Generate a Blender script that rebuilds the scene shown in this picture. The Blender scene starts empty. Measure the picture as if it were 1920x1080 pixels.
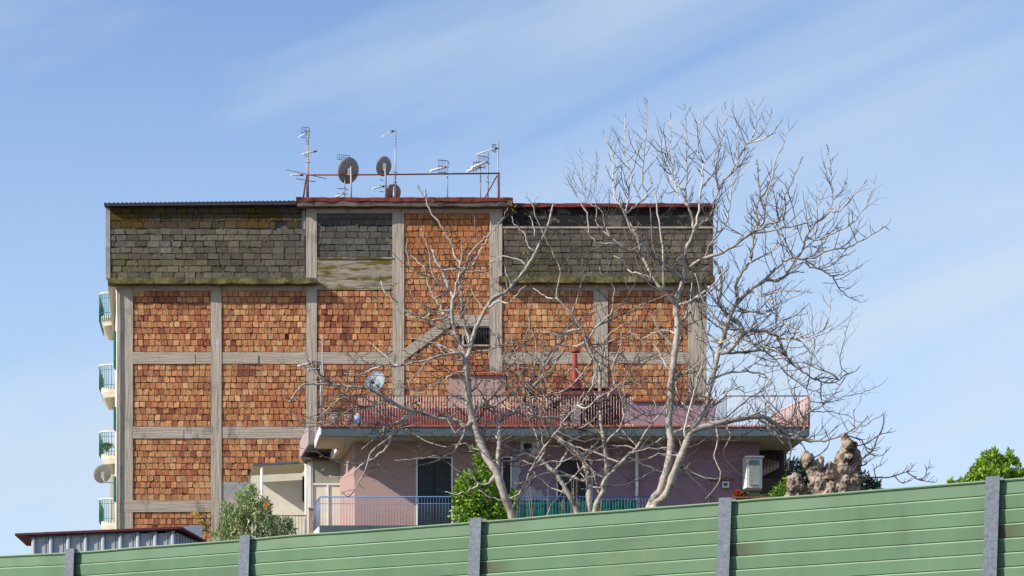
import bpy, math, random
from mathutils import Vector, noise, Matrix
R = math.radians
rnd = random.Random(7)
sc = bpy.context.scene
# ------------------------------------------------------------------ camera, sky, sun
FPX = 4050.0; HY = 1450.0; CZ = 1.7           # focal length and horizon line in pixels of a 1920 wide frame
cd = bpy.data.cameras.new('camera'); cam = bpy.data.objects.new('camera', cd); sc.collection.objects.link(cam)
cam.location = (0, 0, CZ); cam.rotation_euler = (R(90), 0, 0)
cd.sensor_width = 36; cd.lens = 36 * FPX / 1920; cd.shift_y = (HY - 540) / 1920; cd.clip_start = .5; cd.clip_end = 6000
sc.camera = cam
SUN = Vector((-2.2, -1.0, 1.54)).normalized()
w = bpy.data.worlds.new('World'); sc.world = w; w.use_nodes = True
nt = w.node_tree; nt.nodes.clear(); N = nt.nodes.new; Lk = nt.links.new
out = N('ShaderNodeOutputWorld'); bg = N('ShaderNodeBackground'); sky = N('ShaderNodeTexSky')
sky.sky_type = 'NISHITA'; sky.sun_disc = False
sky.sun_elevation = math.asin(SUN.z); sky.sun_rotation = math.atan2(SUN.x, SUN.y)
sky.air_density = 1.0; sky.dust_density = .35; sky.ozone_density = 3.6; sky.altitude = 100
SKYS = .143
tc = N('ShaderNodeTexCoord'); mp = N('ShaderNodeMapping'); mp.inputs['Rotation'].default_value = (0, R(20), 0)
mp2 = N('ShaderNodeMapping'); mp2.inputs['Scale'].default_value = (2.2, 2.2, 13)
n1 = N('ShaderNodeTexNoise'); n1.inputs['Scale'].default_value = 1.0; n1.inputs['Detail'].default_value = 8; n1.inputs['Roughness'].default_value = .48; n1.inputs['Distortion'].default_value = .4
rp = N('ShaderNodeValToRGB'); rp.color_ramp.elements[0].position = .40; rp.color_ramp.elements[0].color = (.09, .09, .09, 1)
rp.color_ramp.elements[1].position = .72; rp.color_ramp.elements[1].color = (.74, .74, .74, 1)
mx = N('ShaderNodeMixRGB'); mx.inputs[2].default_value = (3.75, 4.35, 5.0, 1)
Lk(tc.outputs['Generated'], mp.inputs[0]); Lk(mp.outputs[0], mp2.inputs[0]); Lk(mp2.outputs[0], n1.inputs['Vector']); Lk(n1.outputs['Fac'], rp.inputs[0])
sp = N('ShaderNodeSeparateXYZ'); Lk(tc.outputs['Generated'], sp.inputs[0]); hz = N('ShaderNodeMapRange')
hz.inputs['From Min'].default_value = .06; hz.inputs['From Max'].default_value = .33; hz.inputs['To Min'].default_value = .55; hz.inputs['To Max'].default_value = 0; Lk(sp.outputs[2], hz.inputs[0])
ad = N('ShaderNodeMath'); ad.operation = 'ADD'; ad.use_clamp = True; Lk(rp.outputs[0], ad.inputs[0]); Lk(hz.outputs[0], ad.inputs[1]); Lk(ad.outputs[0], mx.inputs[0]); tn = N('ShaderNodeMixRGB'); tn.blend_type = 'MULTIPLY'; tn.inputs[0].default_value = 1; tn.inputs[2].default_value = (.95, .98, 1.07, 1)
Lk(sky.outputs[0], tn.inputs[1]); Lk(tn.outputs[0], mx.inputs[1]); Lk(mx.outputs[0], bg.inputs[0]); bg.inputs[1].default_value = SKYS
Lk(bg.outputs[0], out.inputs[0])
sl = bpy.data.lights.new('sun', 'SUN'); so = bpy.data.objects.new('sun', sl); sc.collection.objects.link(so)
sl.energy = 5.0; sl.angle = R(.53); sl.color = (1, .93, .82)
so.rotation_euler = SUN.to_track_quat('Z', 'Y').to_euler(); so.location = (-60, 0, 60)
sc.view_settings.view_transform = 'Standard'; sc.view_settings.look = 'None'; sc.view_settings.gamma = 1; sc.view_settings.exposure = .32

# ------------------------------------------------------------------ helpers
def PX(x, Y): return (x - 960) * Y / FPX
def PZ(y, Y): return CZ + (HY - y) * Y / FPX
def P(x, y, Y): return Vector((PX(x, Y), Y, PZ(y, Y)))
ORG = {}
def tag(o, label=None, cat=None, group=None, kind=None):
    for k, v in (('label', label), ('category', cat), ('group', group), ('kind', kind)):
        if v: o[k] = v
    return o
def thing(name, loc, label, cat, group=None):
    o = bpy.data.objects.new(name, None); sc.collection.objects.link(o); o.location = loc
    ORG[o.name] = Vector(loc); return tag(o, label, cat, group)
class MB:
    def __init__(s): s.v = []; s.f = []; s.c = []; s.sm = []
    def add(s, vs, fs, col=None, smooth=False):
        b = len(s.v); s.v += [Vector(v) for v in vs]
        for i, f in enumerate(fs):
            s.f.append([b + k for k in f]); s.c.append(col[i] if isinstance(col, list) else (col or (1, 1, 1))); s.sm.append(smooth)
    def box(s, x0, x1, y0, y1, z0, z1, col=None):
        if x0 > x1: x0, x1 = x1, x0
        if y0 > y1: y0, y1 = y1, y0
        if z0 > z1: z0, z1 = z1, z0
        s.add([(x0, y0, z0), (x1, y0, z0), (x1, y1, z0), (x0, y1, z0), (x0, y0, z1), (x1, y0, z1), (x1, y1, z1), (x0, y1, z1)],
              [(0, 3, 2, 1), (4, 5, 6, 7), (0, 1, 5, 4), (1, 2, 6, 5), (2, 3, 7, 6), (3, 0, 4, 7)], col)
        return s
    def pb(s, x0, y0, x1, y1, Y, d, col=None):     # a box whose front face, at depth Y, has these photo coordinates
        return s.box(PX(x0, Y), PX(x1, Y), Y, Y + d, PZ(y1, Y), PZ(y0, Y), col)
    def prism(s, pts, z0, z1, col=None, top=None):  # plan polygon, counter clockwise
        n = len(pts); t = top or pts
        s.add([(p[0], p[1], z0) for p in pts] + [(p[0], p[1], z1) for p in t],
              [tuple(reversed(range(n))), tuple(range(n, 2 * n))] + [(i, (i + 1) % n, n + (i + 1) % n, n + i) for i in range(n)], col); return s
    def hexa(s, a, b, c, d, off, col=None):         # quad a b c d (seen from the front, ccw) with thickness vector off
        a, b, c, d, off = map(Vector, (a, b, c, d, off)); q = [a, b, c, d]
        s.add(q + [p + off for p in q], [(0, 1, 2, 3), (7, 6, 5, 4), (0, 4, 5, 1), (1, 5, 6, 2), (2, 6, 7, 3), (3, 7, 4, 0)], col); return s
    def path(s, pts, rad, n=6, col=None, cap=True):
        pts = [Vector(p) for p in pts]; m = len(pts)
        if not hasattr(rad, '__len__'): rad = [rad] * m
        b = len(s.v); ref = None
        for i, p in enumerate(pts):
            t = (pts[min(i + 1, m - 1)] - pts[max(i - 1, 0)])
            t = t.normalized() if t.length > 1e-9 else Vector((0, 0, 1))
            if ref is None: ref = t.orthogonal().normalized()
            ref = (ref - t * ref.dot(t)); ref = ref.normalized() if ref.length > 1e-6 else t.orthogonal().normalized()
            q = t.cross(ref)
            for k in range(n):
                a = 2 * math.pi * k / n; s.v.append(p + (ref * math.cos(a) + q * math.sin(a)) * rad[i])
        for i in range(m - 1):
            for k in range(n):
                s.f.append([b + i * n + k, b + i * n + (k + 1) % n, b + (i + 1) * n + (k + 1) % n, b + (i + 1) * n + k]); s.c.append(col or (1, 1, 1)); s.sm.append(True)
        if cap:
            s.f.append([b + k for k in reversed(range(n))]); s.f.append([b + (m - 1) * n + k for k in range(n)])
            s.c += [col or (1, 1, 1)] * 2; s.sm += [False] * 2
        return s
    def tube(s, a, b, r, n=6, col=None): return s.path([a, b], r, n, col)
    def build(s, name, mat, parent=None, label=None, cat=None, group=None, kind=None, origin=None):
        if parent: o0 = ORG[parent.name]
        elif origin is not None: o0 = Vector(origin)
        else: o0 = Vector((0, 0, 0))
        me = bpy.data.meshes.new(name); me.from_pydata([tuple(v - o0) for v in s.v], [], s.f); me.materials.append(mat)
        me.polygons.foreach_set('use_smooth', s.sm)
        if any(c != (1, 1, 1) for c in s.c):
            at = me.color_attributes.new('Col', 'FLOAT_COLOR', 'CORNER'); arr = []
            for f, c in zip(s.f, s.c): arr += [c[0], c[1], c[2], 1.0] * len(f)
            at.data.foreach_set('color', arr)
        me.update(); o = bpy.data.objects.new(name, me); sc.collection.objects.link(o); ORG[o.name] = o0
        if parent: o.parent = parent
        else: o.location = o0
        return tag(o, label, cat, group, kind)

def mat(name, col=(.5, .5, .5), rough=.85, ns=3, amt=.25, bump=.3, bs=30, vcol=False, streak=None, stain=None, metal=0, trans=0, spec=.3, bdist=.02):
    m = bpy.data.materials.new(name); m.use_nodes = True; t = m.node_tree; n = t.nodes; l = t.links; b = n['Principled BSDF']
    b.inputs['Roughness'].default_value = rough; b.inputs['Metallic'].default_value = metal; b.inputs['Specular IOR Level'].default_value = spec
    tc = n.new('ShaderNodeTexCoord'); mp = n.new('ShaderNodeMapping'); l.new(tc.outputs['Object'], mp.inputs[0])
    if streak: mp.inputs['Scale'].default_value = streak
    nz = n.new('ShaderNodeTexNoise'); nz.inputs['Scale'].default_value = ns; nz.inputs['Detail'].default_value = 7; nz.inputs['Roughness'].default_value = .62
    l.new(mp.outputs[0], nz.inputs['Vector'])
    mr = n.new('ShaderNodeMapRange'); mr.inputs['From Min'].default_value = .3; mr.inputs['From Max'].default_value = .7
    mr.inputs['To Min'].default_value = 1 - amt; mr.inputs['To Max'].default_value = 1 + amt; l.new(nz.outputs['Fac'], mr.inputs[0])
    mul = n.new('ShaderNodeMixRGB'); mul.blend_type = 'MULTIPLY'; mul.inputs[0].default_value = 1
    if vcol:
        a = n.new('ShaderNodeVertexColor'); a.layer_name = 'Col'; l.new(a.outputs[0], mul.inputs[1])
    else: mul.inputs[1].default_value = (*col, 1)
    l.new(mr.outputs[0], mul.inputs[2]); last = mul.outputs[0]
    for st in (stain or []):   # (colour, scale, threshold, softness, stretch)
        sm = n.new('ShaderNodeMapping'); l.new(tc.outputs['Object'], sm.inputs[0]); sm.inputs['Scale'].default_value = st[4]
        sn = n.new('ShaderNodeTexNoise'); sn.inputs['Scale'].default_value = st[1]; sn.inputs['Detail'].default_value = 8; sn.inputs['Roughness'].default_value = .65
        l.new(sm.outputs[0], sn.inputs['Vector'])
        r2 = n.new('ShaderNodeMapRange'); r2.inputs['From Min'].default_value = st[2]; r2.inputs['From Max'].default_value = st[2] + st[3]; l.new(sn.outputs['Fac'], r2.inputs[0])
        x = n.new('ShaderNodeMixRGB'); x.inputs[2].default_value = (*st[0], 1); l.new(r2.outputs[0], x.inputs[0]); l.new(last, x.inputs[1]); last = x.outputs[0]
    l.new(last, b.inputs['Base Color'])
    if bump:
        bn = n.new('ShaderNodeTexNoise'); bn.inputs['Scale'].default_value = bs; bn.inputs['Detail'].default_value = 6; l.new(mp.outputs[0], bn.inputs['Vector'])
        bp = n.new('ShaderNodeBump'); bp.inputs['Strength'].default_value = bump; bp.inputs['Distance'].default_value = bdist
        l.new(bn.outputs['Fac'], bp.inputs['Height']); l.new(bp.outputs[0], b.inputs['Normal'])
    if trans:
        o = n['Material Output']; tr = n.new('ShaderNodeBsdfTranslucent'); l.new(last, tr.inputs[0]); ms = n.new('ShaderNodeMixShader'); ms.inputs[0].default_value = trans
        l.new(b.outputs[0], ms.inputs[1]); l.new(tr.outputs[0], ms.inputs[2]); l.new(ms.outputs[0], o.inputs[0])
    return m
M = {}
CS = [((.13, .115, .10), 1.2, .54, .16, (1, 1, .5)), ((.46, .43, .38), .9, .62, .1, (1, 1, 1))]
M['col'] = mat('board_marked_concrete', (.385, .33, .265), ns=2.5, amt=.22, streak=(3, 3, .22), bump=1, bs=4, bdist=.04, stain=CS)
M['beam'] = mat('beam_concrete', (.385, .325, .26), ns=2.5, amt=.2, streak=(.22, 3, 5), bump=1, bs=4, bdist=.04, stain=CS)
M['moss'] = mat('mossy_concrete', (.12, .105, .032), ns=5, amt=.5, bump=.8, bs=12, stain=[((.05, .045, .02), 2.2, .50, .1, (1, 1, 1)), ((.20, .19, .13), 3, .58, .08, (1, 1, 1))])
M['spandrel'] = mat('mossy_spandrel', (.31, .27, .21), ns=2, amt=.3, streak=(.4, 4, 8), bump=.9, bs=5, bdist=.04, stain=[((.13, .10, .015), .9, .47, .1, (1, 1, 5)), ((.07, .06, .03), 1.6, .56, .08, (.6, 1, 7))])
M['block'] = mat('clay_block', vcol=True, ns=7, amt=.24, bump=.8, bs=16, rough=.95, bdist=.03, spec=.1, stain=[((.20, .17, .14), 1.4, .66, .05, (1, 1, 1)), ((.13, .06, .04), .6, .6, .35, (1, 1, .6))])
M['mortar'] = mat('mortar', (.12, .09, .07), ns=6, amt=.4, bump=.8, bs=15)
M['black'] = mat('black_mould_concrete', (.10, .09, .075), ns=3, amt=.4, bump=.8, bs=10, stain=[((.010, .010, .010), 1.1, .38, .09, (.7, 1, 1.3)), ((.15, .13, .12), 3.5, .60, .06, (1, 1, 1))])
M['red'] = mat('red_membrane', (.16, .03, .025), ns=3, amt=.5, bump=.6, bs=9, stain=[((.05, .02, .02), 2, .52, .1, (1, 1, 1))])
M['slab'] = mat('slab_edge_concrete', (.13, .105, .085), ns=3, amt=.4, bump=.7, bs=12, stain=[((.05, .04, .035), 1.5, .5, .1, (1, 1, 1))])
M['sheet'] = mat('dark_roof_sheet', (.035, .03, .035), rough=.5, amt=.3, bump=.1)
M['side'] = mat('cream_render', (.62, .56, .46), amt=.08, bump=.2)
M['grey'] = mat('grey_plaster', (.30, .29, .28), ns=1.5, amt=.25, bump=.5, bs=8, stain=[((.2, .19, .2), 1.2, .5, .15, (1, 1, 1))])
M['cream'] = mat('cream_paint', (.66, .62, .52), amt=.08, bump=.15, bs=20)
M['white'] = mat('white_paint', (.75, .74, .72), amt=.08, bump=.1, rough=.6)
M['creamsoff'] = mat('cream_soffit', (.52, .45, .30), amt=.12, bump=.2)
M['pink'] = mat('pink_plaster', (.43, .285, .255), ns=30, amt=.14, bump=1, bs=45, bdist=.03, stain=[((.30, .2, .2), .5, .55, .2, (1, 1, 1))])
M['mauve'] = mat('mauve_plaster', (.34, .215, .265), ns=20, amt=.14, bump=1, bs=45, bdist=.03, stain=[((.42, .38, .40), .9, .62, .02, (1, 1, .6)), ((.26, .18, .21), .6, .56, .15, (1, 1, 1))])
M['fascia'] = mat('blue_grey_fascia', (.07, .10, .12), ns=2, amt=.22, bump=.2, stain=[((.09, .10, .12), 1.2, .55, .12, (1, 1, 2))])
M['tile'] = mat('terracotta', (.42, .14, .07), ns=8, amt=.4, bump=.4)
M['redwall'] = mat('deep_red_wall', (.15, .028, .03), ns=3, amt=.25, bump=.3)
M['hood'] = mat('red_hood', (.26, .04, .03), ns=3, amt=.25, bump=.2, rough=.6)
M['rail'] = mat('pinkish_rail_paint', (.62, .50, .48), amt=.15, bump=0, rough=.6)
M['darkrail'] = mat('rusty_dark_rail', (.13, .07, .06), amt=.3, bump=0)
M['bluerail'] = mat('blue_rail_paint', (.09, .17, .34), amt=.15, bump=0, rough=.5)
M['greenrail'] = mat('green_rail_paint', (.012, .13, .085), amt=.15, bump=0, rough=.5)
M['shutter'] = mat('dark_green_shutter', (.028, .05, .055), amt=.2, bump=0, rough=.5)
M['dframe'] = mat('dark_wood_frame', (.03, .015, .015), amt=.2, bump=0, rough=.5)
M['glass'] = mat('dark_window_glass', (.02, .03, .035), amt=.1, bump=0, rough=.08, spec=.6)
M['dark'] = mat('dark_opening', (.012, .01, .01), amt=.1, bump=0)
M['mesh'] = mat('green_privacy_screen', (.004, .15, .10), ns=6, amt=.35, bump=.3, bs=9, trans=.25)
M['metal'] = mat('galvanised_metal', (.34, .34, .35), ns=4, amt=.2, bump=.1, rough=.5, metal=.3)
M['alu'] = mat('white_aluminium', (.80, .80, .80), amt=.05, bump=0, rough=.4)
M['rust'] = mat('rusty_pipe', (.17, .055, .04), ns=6, amt=.4, bump=.2)
M['dish'] = mat('dish_grey', (.26, .26, .26), ns=3, amt=.12, bump=0, rough=.6)
M['dishpink'] = mat('dish_pinkish', (.30, .20, .20), ns=3, amt=.2, bump=0, rough=.6)
M['dishlight'] = mat('dish_pale_blue', (.20, .25, .28), ns=3, amt=.08, bump=0, rough=.5)
M['clamp'] = mat('black_plastic', (.02, .02, .025), amt=.1, bump=0, rough=.5)
M['barrier'] = mat('green_barrier_paint', vcol=True, ns=1.6, amt=.13, bump=.06, bs=4, rough=.55, streak=(1, 1, .35), spec=.3, stain=[((.10, .15, .09), 1.6, .57, .25, (1, 1, .25)), ((.17, .25, .13), .7, .55, .2, (1, 1, 2))])
M['post'] = mat('galvanised_post', (.135, .155, .185), ns=22, amt=.28, bump=.2, bs=40, rough=.6, metal=.2)
M['bark'] = mat('pale_bark', (.37, .325, .28), ns=5, amt=.35, bump=.9, bs=14, bdist=.02, stain=[((.17, .145, .13), 2.2, .53, .1, (1, 1, 1.6)), ((.42, .38, .33), 1.6, .58, .1, (1, 1, .8))])
M['twig'] = mat('twig_bark', vcol=True, ns=5, amt=.2, bump=0)
M['gnarl'] = mat('gnarled_bark', (.32, .25, .195), ns=4, amt=.5, bump=1, bs=9, bdist=.08, stain=[((.07, .05, .04), 3.2, .5, .1, (1, 1, 1)), ((.40, .33, .28), 2, .62, .1, (1, 1, 1))])
M['leaf'] = mat('leaf', vcol=True, ns=3, amt=.15, bump=0, rough=.5, trans=.35, spec=.4)
M['shedwall'] = mat('shed_metal', (.36, .39, .42), ns=2, amt=.15, bump=.1, rough=.6, metal=.1)
M['shedroof'] = mat('maroon_roof_edge', (.11, .025, .03), ns=3, amt=.3, bump=.1)
M['wood'] = mat('shed_timber', (.40, .24, .12), ns=3, amt=.3, bump=.3)
M['ground'] = mat('ground_soil', (.09, .085, .05), ns=.4, amt=.4, bump=.5, bs=2)
M['asphalt'] = mat('asphalt', (.05, .05, .052), ns=20, amt=.2, bump=.3, bs=60)
M['paint'] = mat('road_paint', (.7, .7, .68), amt=.1, bump=0)
M['pot'] = mat('terracotta_pot', (.25, .09, .055), amt=.2, bump=.2)
M['petal'] = mat('red_petal', (.60, .01, .01), amt=.2, bump=0)
M['rustpink'] = mat('rusty_pink_panel', (.42, .28, .31), ns=2, amt=.1, bump=.2, stain=[((.30, .11, .05), 1.6, .60, .08, (3, 1, .6))])
M['awn'] = mat('striped_awning', vcol=True, amt=.1, bump=0)

# ------------------------------------------------------------------ ground and road
MB().box(-900, 900, -300, 2500, -.6, 0).build('ground', M['ground'], kind='structure')
MB().prism([(-60, 24.5), (-60, -4), (60, -34), (60, -5)][::-1] if False else [(-60, -4), (60, -34), (60, -4.6), (-60, 48)], .0, .004).build('road', M['asphalt'], kind='structure')
mk = MB()
for i in range(12):
    x = -40 + i * 8; y = 11 - .47 * x
    mk.prism([(x, y), (x + 3, y - 1.41), (x + 3, y - 1.26), (x, y + .15)], .006, .009)
mk.build('road_marking', M['paint'], kind='structure')

# ------------------------------------------------------------------ apartment block
YB = 90.0
bld = thing('apartment_building', (-4, YB, 0), 'tall unfinished apartment block with bare clay block and concrete frame facade', 'building')
def part(mb, name, m, par=bld, **k): return mb.build(name, m, par, **k)
xl, xr = PX(218, YB), PX(1325, YB); xul, xur = PX(203, YB), PX(1340, YB)
zled = PZ(524, YB); ztop = PZ(384, YB)
part(MB().prism([(xl + .02, YB + .14), (xr - .02, YB + .14), (xr - 2.2, YB + 13), (xl - 2.45, YB + 13)], 0, zled), 'core_wall', M['mortar'])
part(MB().prism([(xl - .03, YB + .3), (xl + .0, YB + .3), (xl - 2.45, YB + 13.02), (xl - 2.48, YB + 13.02)][::1], 0, zled - .02), 'side_wall', M['side'])
part(MB().prism([(xul + .05, YB + .14), (xur - .05, YB + .14), (xr - 2.2, YB + 13), (xl - 2.45, YB + 13), (xl - 1.9, YB + 10)], zled + .002, ztop), 'upper_core', M['mortar'])
part(MB().prism([(xul - .02, YB + .02), (xul + .05, YB + .14), (xl - 1.9, YB + 10), (xl - 2.0, YB + 10)][::1], zled - .25, ztop - .02), 'upper_side_wall', M['side'])
COLS = [(218, 249), (395, 415), (574, 594), (736, 758), (918, 942), (1113, 1140), (1290, 1325)]
BEAMS = [(531, 545), (660, 682), (800, 822), (938, 960)]
for i, (a, b) in enumerate(COLS):
    top = 388 if i in (2, 3, 4) else 526
    jj = rnd.uniform(-.4, .4)
    part(MB().pb(a + jj, top, b + jj, 1078, YB + rnd.uniform(-.01, .01), .3), 'column', M['col'])
def orange(x, z):
    c = noise.noise(Vector((x * .35, 3.1, z * .45))); r_ = rnd.random() + c * .35
    if r_ < .05: c0 = (.24, .085, .055)
    elif r_ < .26: c0 = (.35, .135, .07)
    elif r_ < .60: c0 = (.43, .19, .09)
    elif r_ < .90: c0 = (.48, .235, .11)
    elif r_ < 1.14: c0 = (.50, .28, .14)
    else: c0 = (.44, .27, .11)
    k = rnd.uniform(.82, 1.12); return tuple(min(.8, q * k * rnd.uniform(.96, 1.04)) for q in c0)
def orange2(x, z):
    k = rnd.uniform(.75, 1.1); return (.40 * k, .165 * k, .07 * k)
def greyb(x, z):
    k = rnd.uniform(.7, 1.2) * (1 + .3 * noise.noise(Vector((x * .4, 0, z * .5)))); m_ = min(1, max(0, .9 * noise.noise(Vector((x * .5, 4, z * .9))) - .1 + .25 * (x < -10))); return (.124 * k * (1 - .1 * m_), .108 * k * rnd.uniform(.96, 1.04) * (1 - .1 * m_), .087 * k * (1 - .5 * m_))
def greyb2(x, z):
    k = rnd.uniform(.75, 1.15); return (.10 * k, .095 * k, .085 * k)
def mossb(x, z):
    m_ = noise.noise(Vector((x * .5, 9, z * 1.2))) + rnd.uniform(-.25, .3); k = rnd.uniform(.75, 1.15)
    m_ = min(1, max(0, m_ * 2 + .4)); return tuple((a * m_ + b * (1 - m_)) * k for a, b in zip((.085, .056, .014), (.078, .060, .040)))
def blocks(x0, y0, x1, y1, bw, bh, pal, Y=YB + .05, prot=.018, tilt=.011, miss=.001, skip=None, drip=.5):
    mb = MB(); z1 = PZ(y0, Y); z0 = PZ(y1, Y); X0 = PX(x0, Y); X1 = PX(x1, Y); bw /= 45.; bh /= 45.
    nr = max(1, round((z1 - z0) / bh)); h = (z1 - z0) / nr; dk = (.05, .04, .03)
    for r_ in range(nr):
        za = z1 - (r_ + 1) * h; x = X0 - rnd.uniform(0, bw * .9); rowo = rnd.uniform(-.006, .006)
        while x < X1 - .02:
            wd = bw * rnd.choice((.9, .95, 1, 1, 1.04, 1.08)) * (rnd.uniform(.5, .8) if rnd.random() < .05 else 1)
            if rnd.random() < .10: wd *= 1.0
            a = max(x, X0); b = min(x + wd, X1); x += wd
            if b - a < .03: continue
            if skip and skip((a + b) / 2, za + h / 2): continue
            if rnd.random() < miss: continue
            g = rnd.uniform(.0005, .006); yy = Y + rowo - rnd.uniform(0, prot)
            tx = rnd.uniform(-tilt, tilt); tz = rnd.uniform(-tilt * .6, tilt)
            zb = za + g + rnd.uniform(0, .008); zt = za + h - rnd.uniform(.002, .012); c = .006
            a += g; b -= g
            fr = [(a + c, yy - tx - tz, zb + c), (b - c, yy + tx - tz, zb + c), (b - c, yy + tx + tz * .3, zt - c), (a + c, yy - tx + tz * .3, zt - c)]
            if rnd.random() < .3:
                k = rnd.randrange(4); q = list(fr[k]); q[0] += (.03 if k in (0, 3) else -.03) * rnd.random(); q[2] += (.04 if k < 2 else -.04) * rnd.random(); fr[k] = tuple(q)
            bk = [(a, Y + .1, zb), (b, Y + .1, zb), (b, Y + .1, zt), (a, Y + .1, zt)]; col = pal(a, za)
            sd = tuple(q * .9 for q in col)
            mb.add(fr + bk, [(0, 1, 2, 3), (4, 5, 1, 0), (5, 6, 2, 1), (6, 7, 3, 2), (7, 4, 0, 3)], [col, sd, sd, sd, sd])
            if rnd.random() < drip:      # squeezed-out mortar at the bed joint
                u = rnd.uniform(a, b - .05); ww = rnd.uniform(.03, .12); pr = rnd.uniform(.015, .05)
                mc = (.16, .12, .09); zz = za + rnd.uniform(-.012, .012)
                mb.add([(u, Y, zz + .02), (u + ww, Y, zz + .02), (u + ww * .6, yy - pr, zz), (u + ww * .4, yy - pr, zz - .03), (u + ww * .5, Y, zz - .045)],
                       [(0, 3, 2, 1), (1, 2, 4), (2, 3, 4), (3, 0, 4)], mc)
    return mb
def holes(mb): return mb
# clay block infill panels between the concrete frame
FL = [(545, 660), (682, 800), (822, 938), (960, 1078)]
for i in range(6):
    a = COLS[i][1]; b = COLS[i + 1][0]
    if i == 3: continue
    for k, (t, u) in enumerate(FL):
        if i == 1 and k == 2: u = 903
        part(blocks(a, t, b, u, 11.0, 11.6, orange), 'clay_block_panel', M['block'])
    for k, (t, u) in enumerate(BEAMS):
        if i == 2 and k == 0: continue
        yy = YB + rnd.uniform(.005, .02)
        mb = MB().pb(a - .3 if i else 218.2, t, b + .3, u, yy - (.02 if i == 0 else 0), .3)
        if rnd.random() < .8:      # shuttering lip along the beam
            xx = rnd.uniform(a, b - 20); mb.pb(xx, t + rnd.uniform(3, 8), rnd.uniform(xx + 10, b), u - .3, yy - .037, .06)
        part(mb, 'beam', M['beam'])
part(MB().pb(415, 903, 574, 938, YB + .03, .2), 'rendered_patch', M['grey'])
def stairskip(x, z):
    px = 960 + x * 45; py = HY - (z - CZ) * 45
    if 866 < px < 920 and 592 < py < 650: return True
    yl = 665 - (px - 758) * .75
    if px < 850 and yl - 9 < py < yl + 9: return True
    return 842 < px and 594 < py < 610
part(blocks(758, 400, 918, 500, 11.6, 11.4, orange2, skip=stairskip), 'clay_block_panel', M['block'])
def below(x, z):
    px = 960 + x * 45; py = HY - (z - CZ) * 45
    return py > (665 - (px - 758) * .75 if px < 850 else 602)
part(blocks(758, 500, 918, 670, 11.4, 11.6, orange, skip=lambda x, z: stairskip(x, z) or below(x, z)), 'clay_block_panel', M['block'])
part(blocks(758, 593, 918, 938, 11.4, 11.6, orange, skip=lambda x, z: stairskip(x, z) or not below(x, z)), 'clay_block_panel', M['block'])
Ys = YB - .01
mb = MB().hexa(P(757, 654, Ys), P(757, 676, Ys), P(846, 611, Ys), P(846, 590, Ys), (0, .3, 0)); part(mb, 'stair_beam', M['beam'])
part(MB().pb(846.1, 590, 918, 611, Ys, .3), 'landing_beam', M['beam'])
win = part(MB().pb(868, 611.5, 917.5, 614, Ys + .05, .2).pb(868, 646, 917.5, 649, Ys - .03, .25).pb(866, 614, 870, 646, Ys + .05, .2), 'stair_window', M['col'])
MB().pb(870, 614, 917.5, 646, YB + .11, .02).build('pane', M['dark'], win)
g = MB()
for x in range(872, 918, 5): g.tube(P(x, 614, YB - .02), P(x, 646, YB - .02), .012, 4)
for cx in (881, 905):
    g.path([P(cx + 9 * math.cos(t * math.pi / 8), 626 - 9 * math.sin(t * math.pi / 8), YB - .03) for t in range(9)], .014, 4)
g.tube(P(870, 628, YB - .02), P(918, 628, YB - .02), .014, 4); g.build('grating', M['clamp'], win)
# concrete spandrel and the grey block storey
part(MB().pb(593.7, 483, 736.3, 543.5, YB + .01, .3).pb(594, 482, 736, 485, YB - .04, .06), 'mossy_spandrel', M['spandrel'])
part(blocks(594, 399, 736, 482, 21, 11.6, greyb2, prot=.015), 'grey_block_panel', M['block'])
part(blocks(206, 428, 571, 522, 21.5, 11.6, greyb, prot=.025, tilt=.016, drip=.45), 'grey_block_panel', M['block'])
part(blocks(207, 387, 566, 428, 21.5, 14, mossb, Y=YB + .03, prot=.02, drip=.4), 'mossy_block_band', M['block'])
part(blocks(944, 427, 1337, 520, 20.5, 11.6, greyb, prot=.02), 'grey_block_panel', M['block'])
part(MB().pb(943, 388, 1337, 424.5, YB + .02, .2), 'black_stained_band', M['black'])
part(MB().pb(943, 424.6, 1337, 428, YB - .01, .2), 'beam', M['beam'])
part(MB().pb(565.8, 394, 572.5, 520, YB + .07, .2), 'grey_edge_strip', M['grey'])
part(MB().pb(574, 386, 942, 399.5, YB + .0, .3), 'beam', M['beam'])
part(MB().pb(198, 386, 206.5, 522, YB + .0, .3), 'corner_strip', M['grey'])
def rough_bar(x0, y0, x1, y1, Y, d, n=90, amp=.02, seed=1):
    mb = MB(); z0 = PZ(y1, Y); z1 = PZ(y0, Y); X0 = PX(x0, Y); X1 = PX(x1, Y); vs = []; fs = []
    for i in range(n + 1):
        x = X0 + (X1 - X0) * i / n; k = lambda q: amp * noise.noise(Vector((x * 2.2, q * 7.7, seed)))
        vs += [(x, Y + k(1), z0 + k(2)), (x, Y + k(3), z1 + k(4)), (x, Y + d, z1 + k(4) * .5), (x, Y + d, z0)]
    for i in range(n):
        a = i * 4; b = a + 4; fs += [(a, b, b + 1, a + 1), (a + 1, b + 1, b + 2, a + 2), (a + 2, b + 2, b + 3, a + 3), (a + 3, b + 3, b, a)]
    fs += [(0, 1, 2, 3), (n * 4 + 3, n * 4 + 2, n * 4 + 1, n * 4)]
    mb.add(vs, fs); return mb
part(rough_bar(202, 521, 592, 531.5, YB - .46, .62, amp=.035, seed=3), 'mossy_ledge', M['moss'])
part(rough_bar(935, 518, 1341, 529.5, YB - .46, .62, amp=.03, seed=5), 'mossy_ledge', M['moss'])
part(rough_bar(557, 377, 960, 386.5, YB - .42, 3, amp=.03, seed=7), 'roof_slab', M['slab'])
part(rough_bar(555, 370, 962, 377.5, YB - .46, 3.2, amp=.04, seed=9), 'roof_membrane', M['red'])
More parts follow.
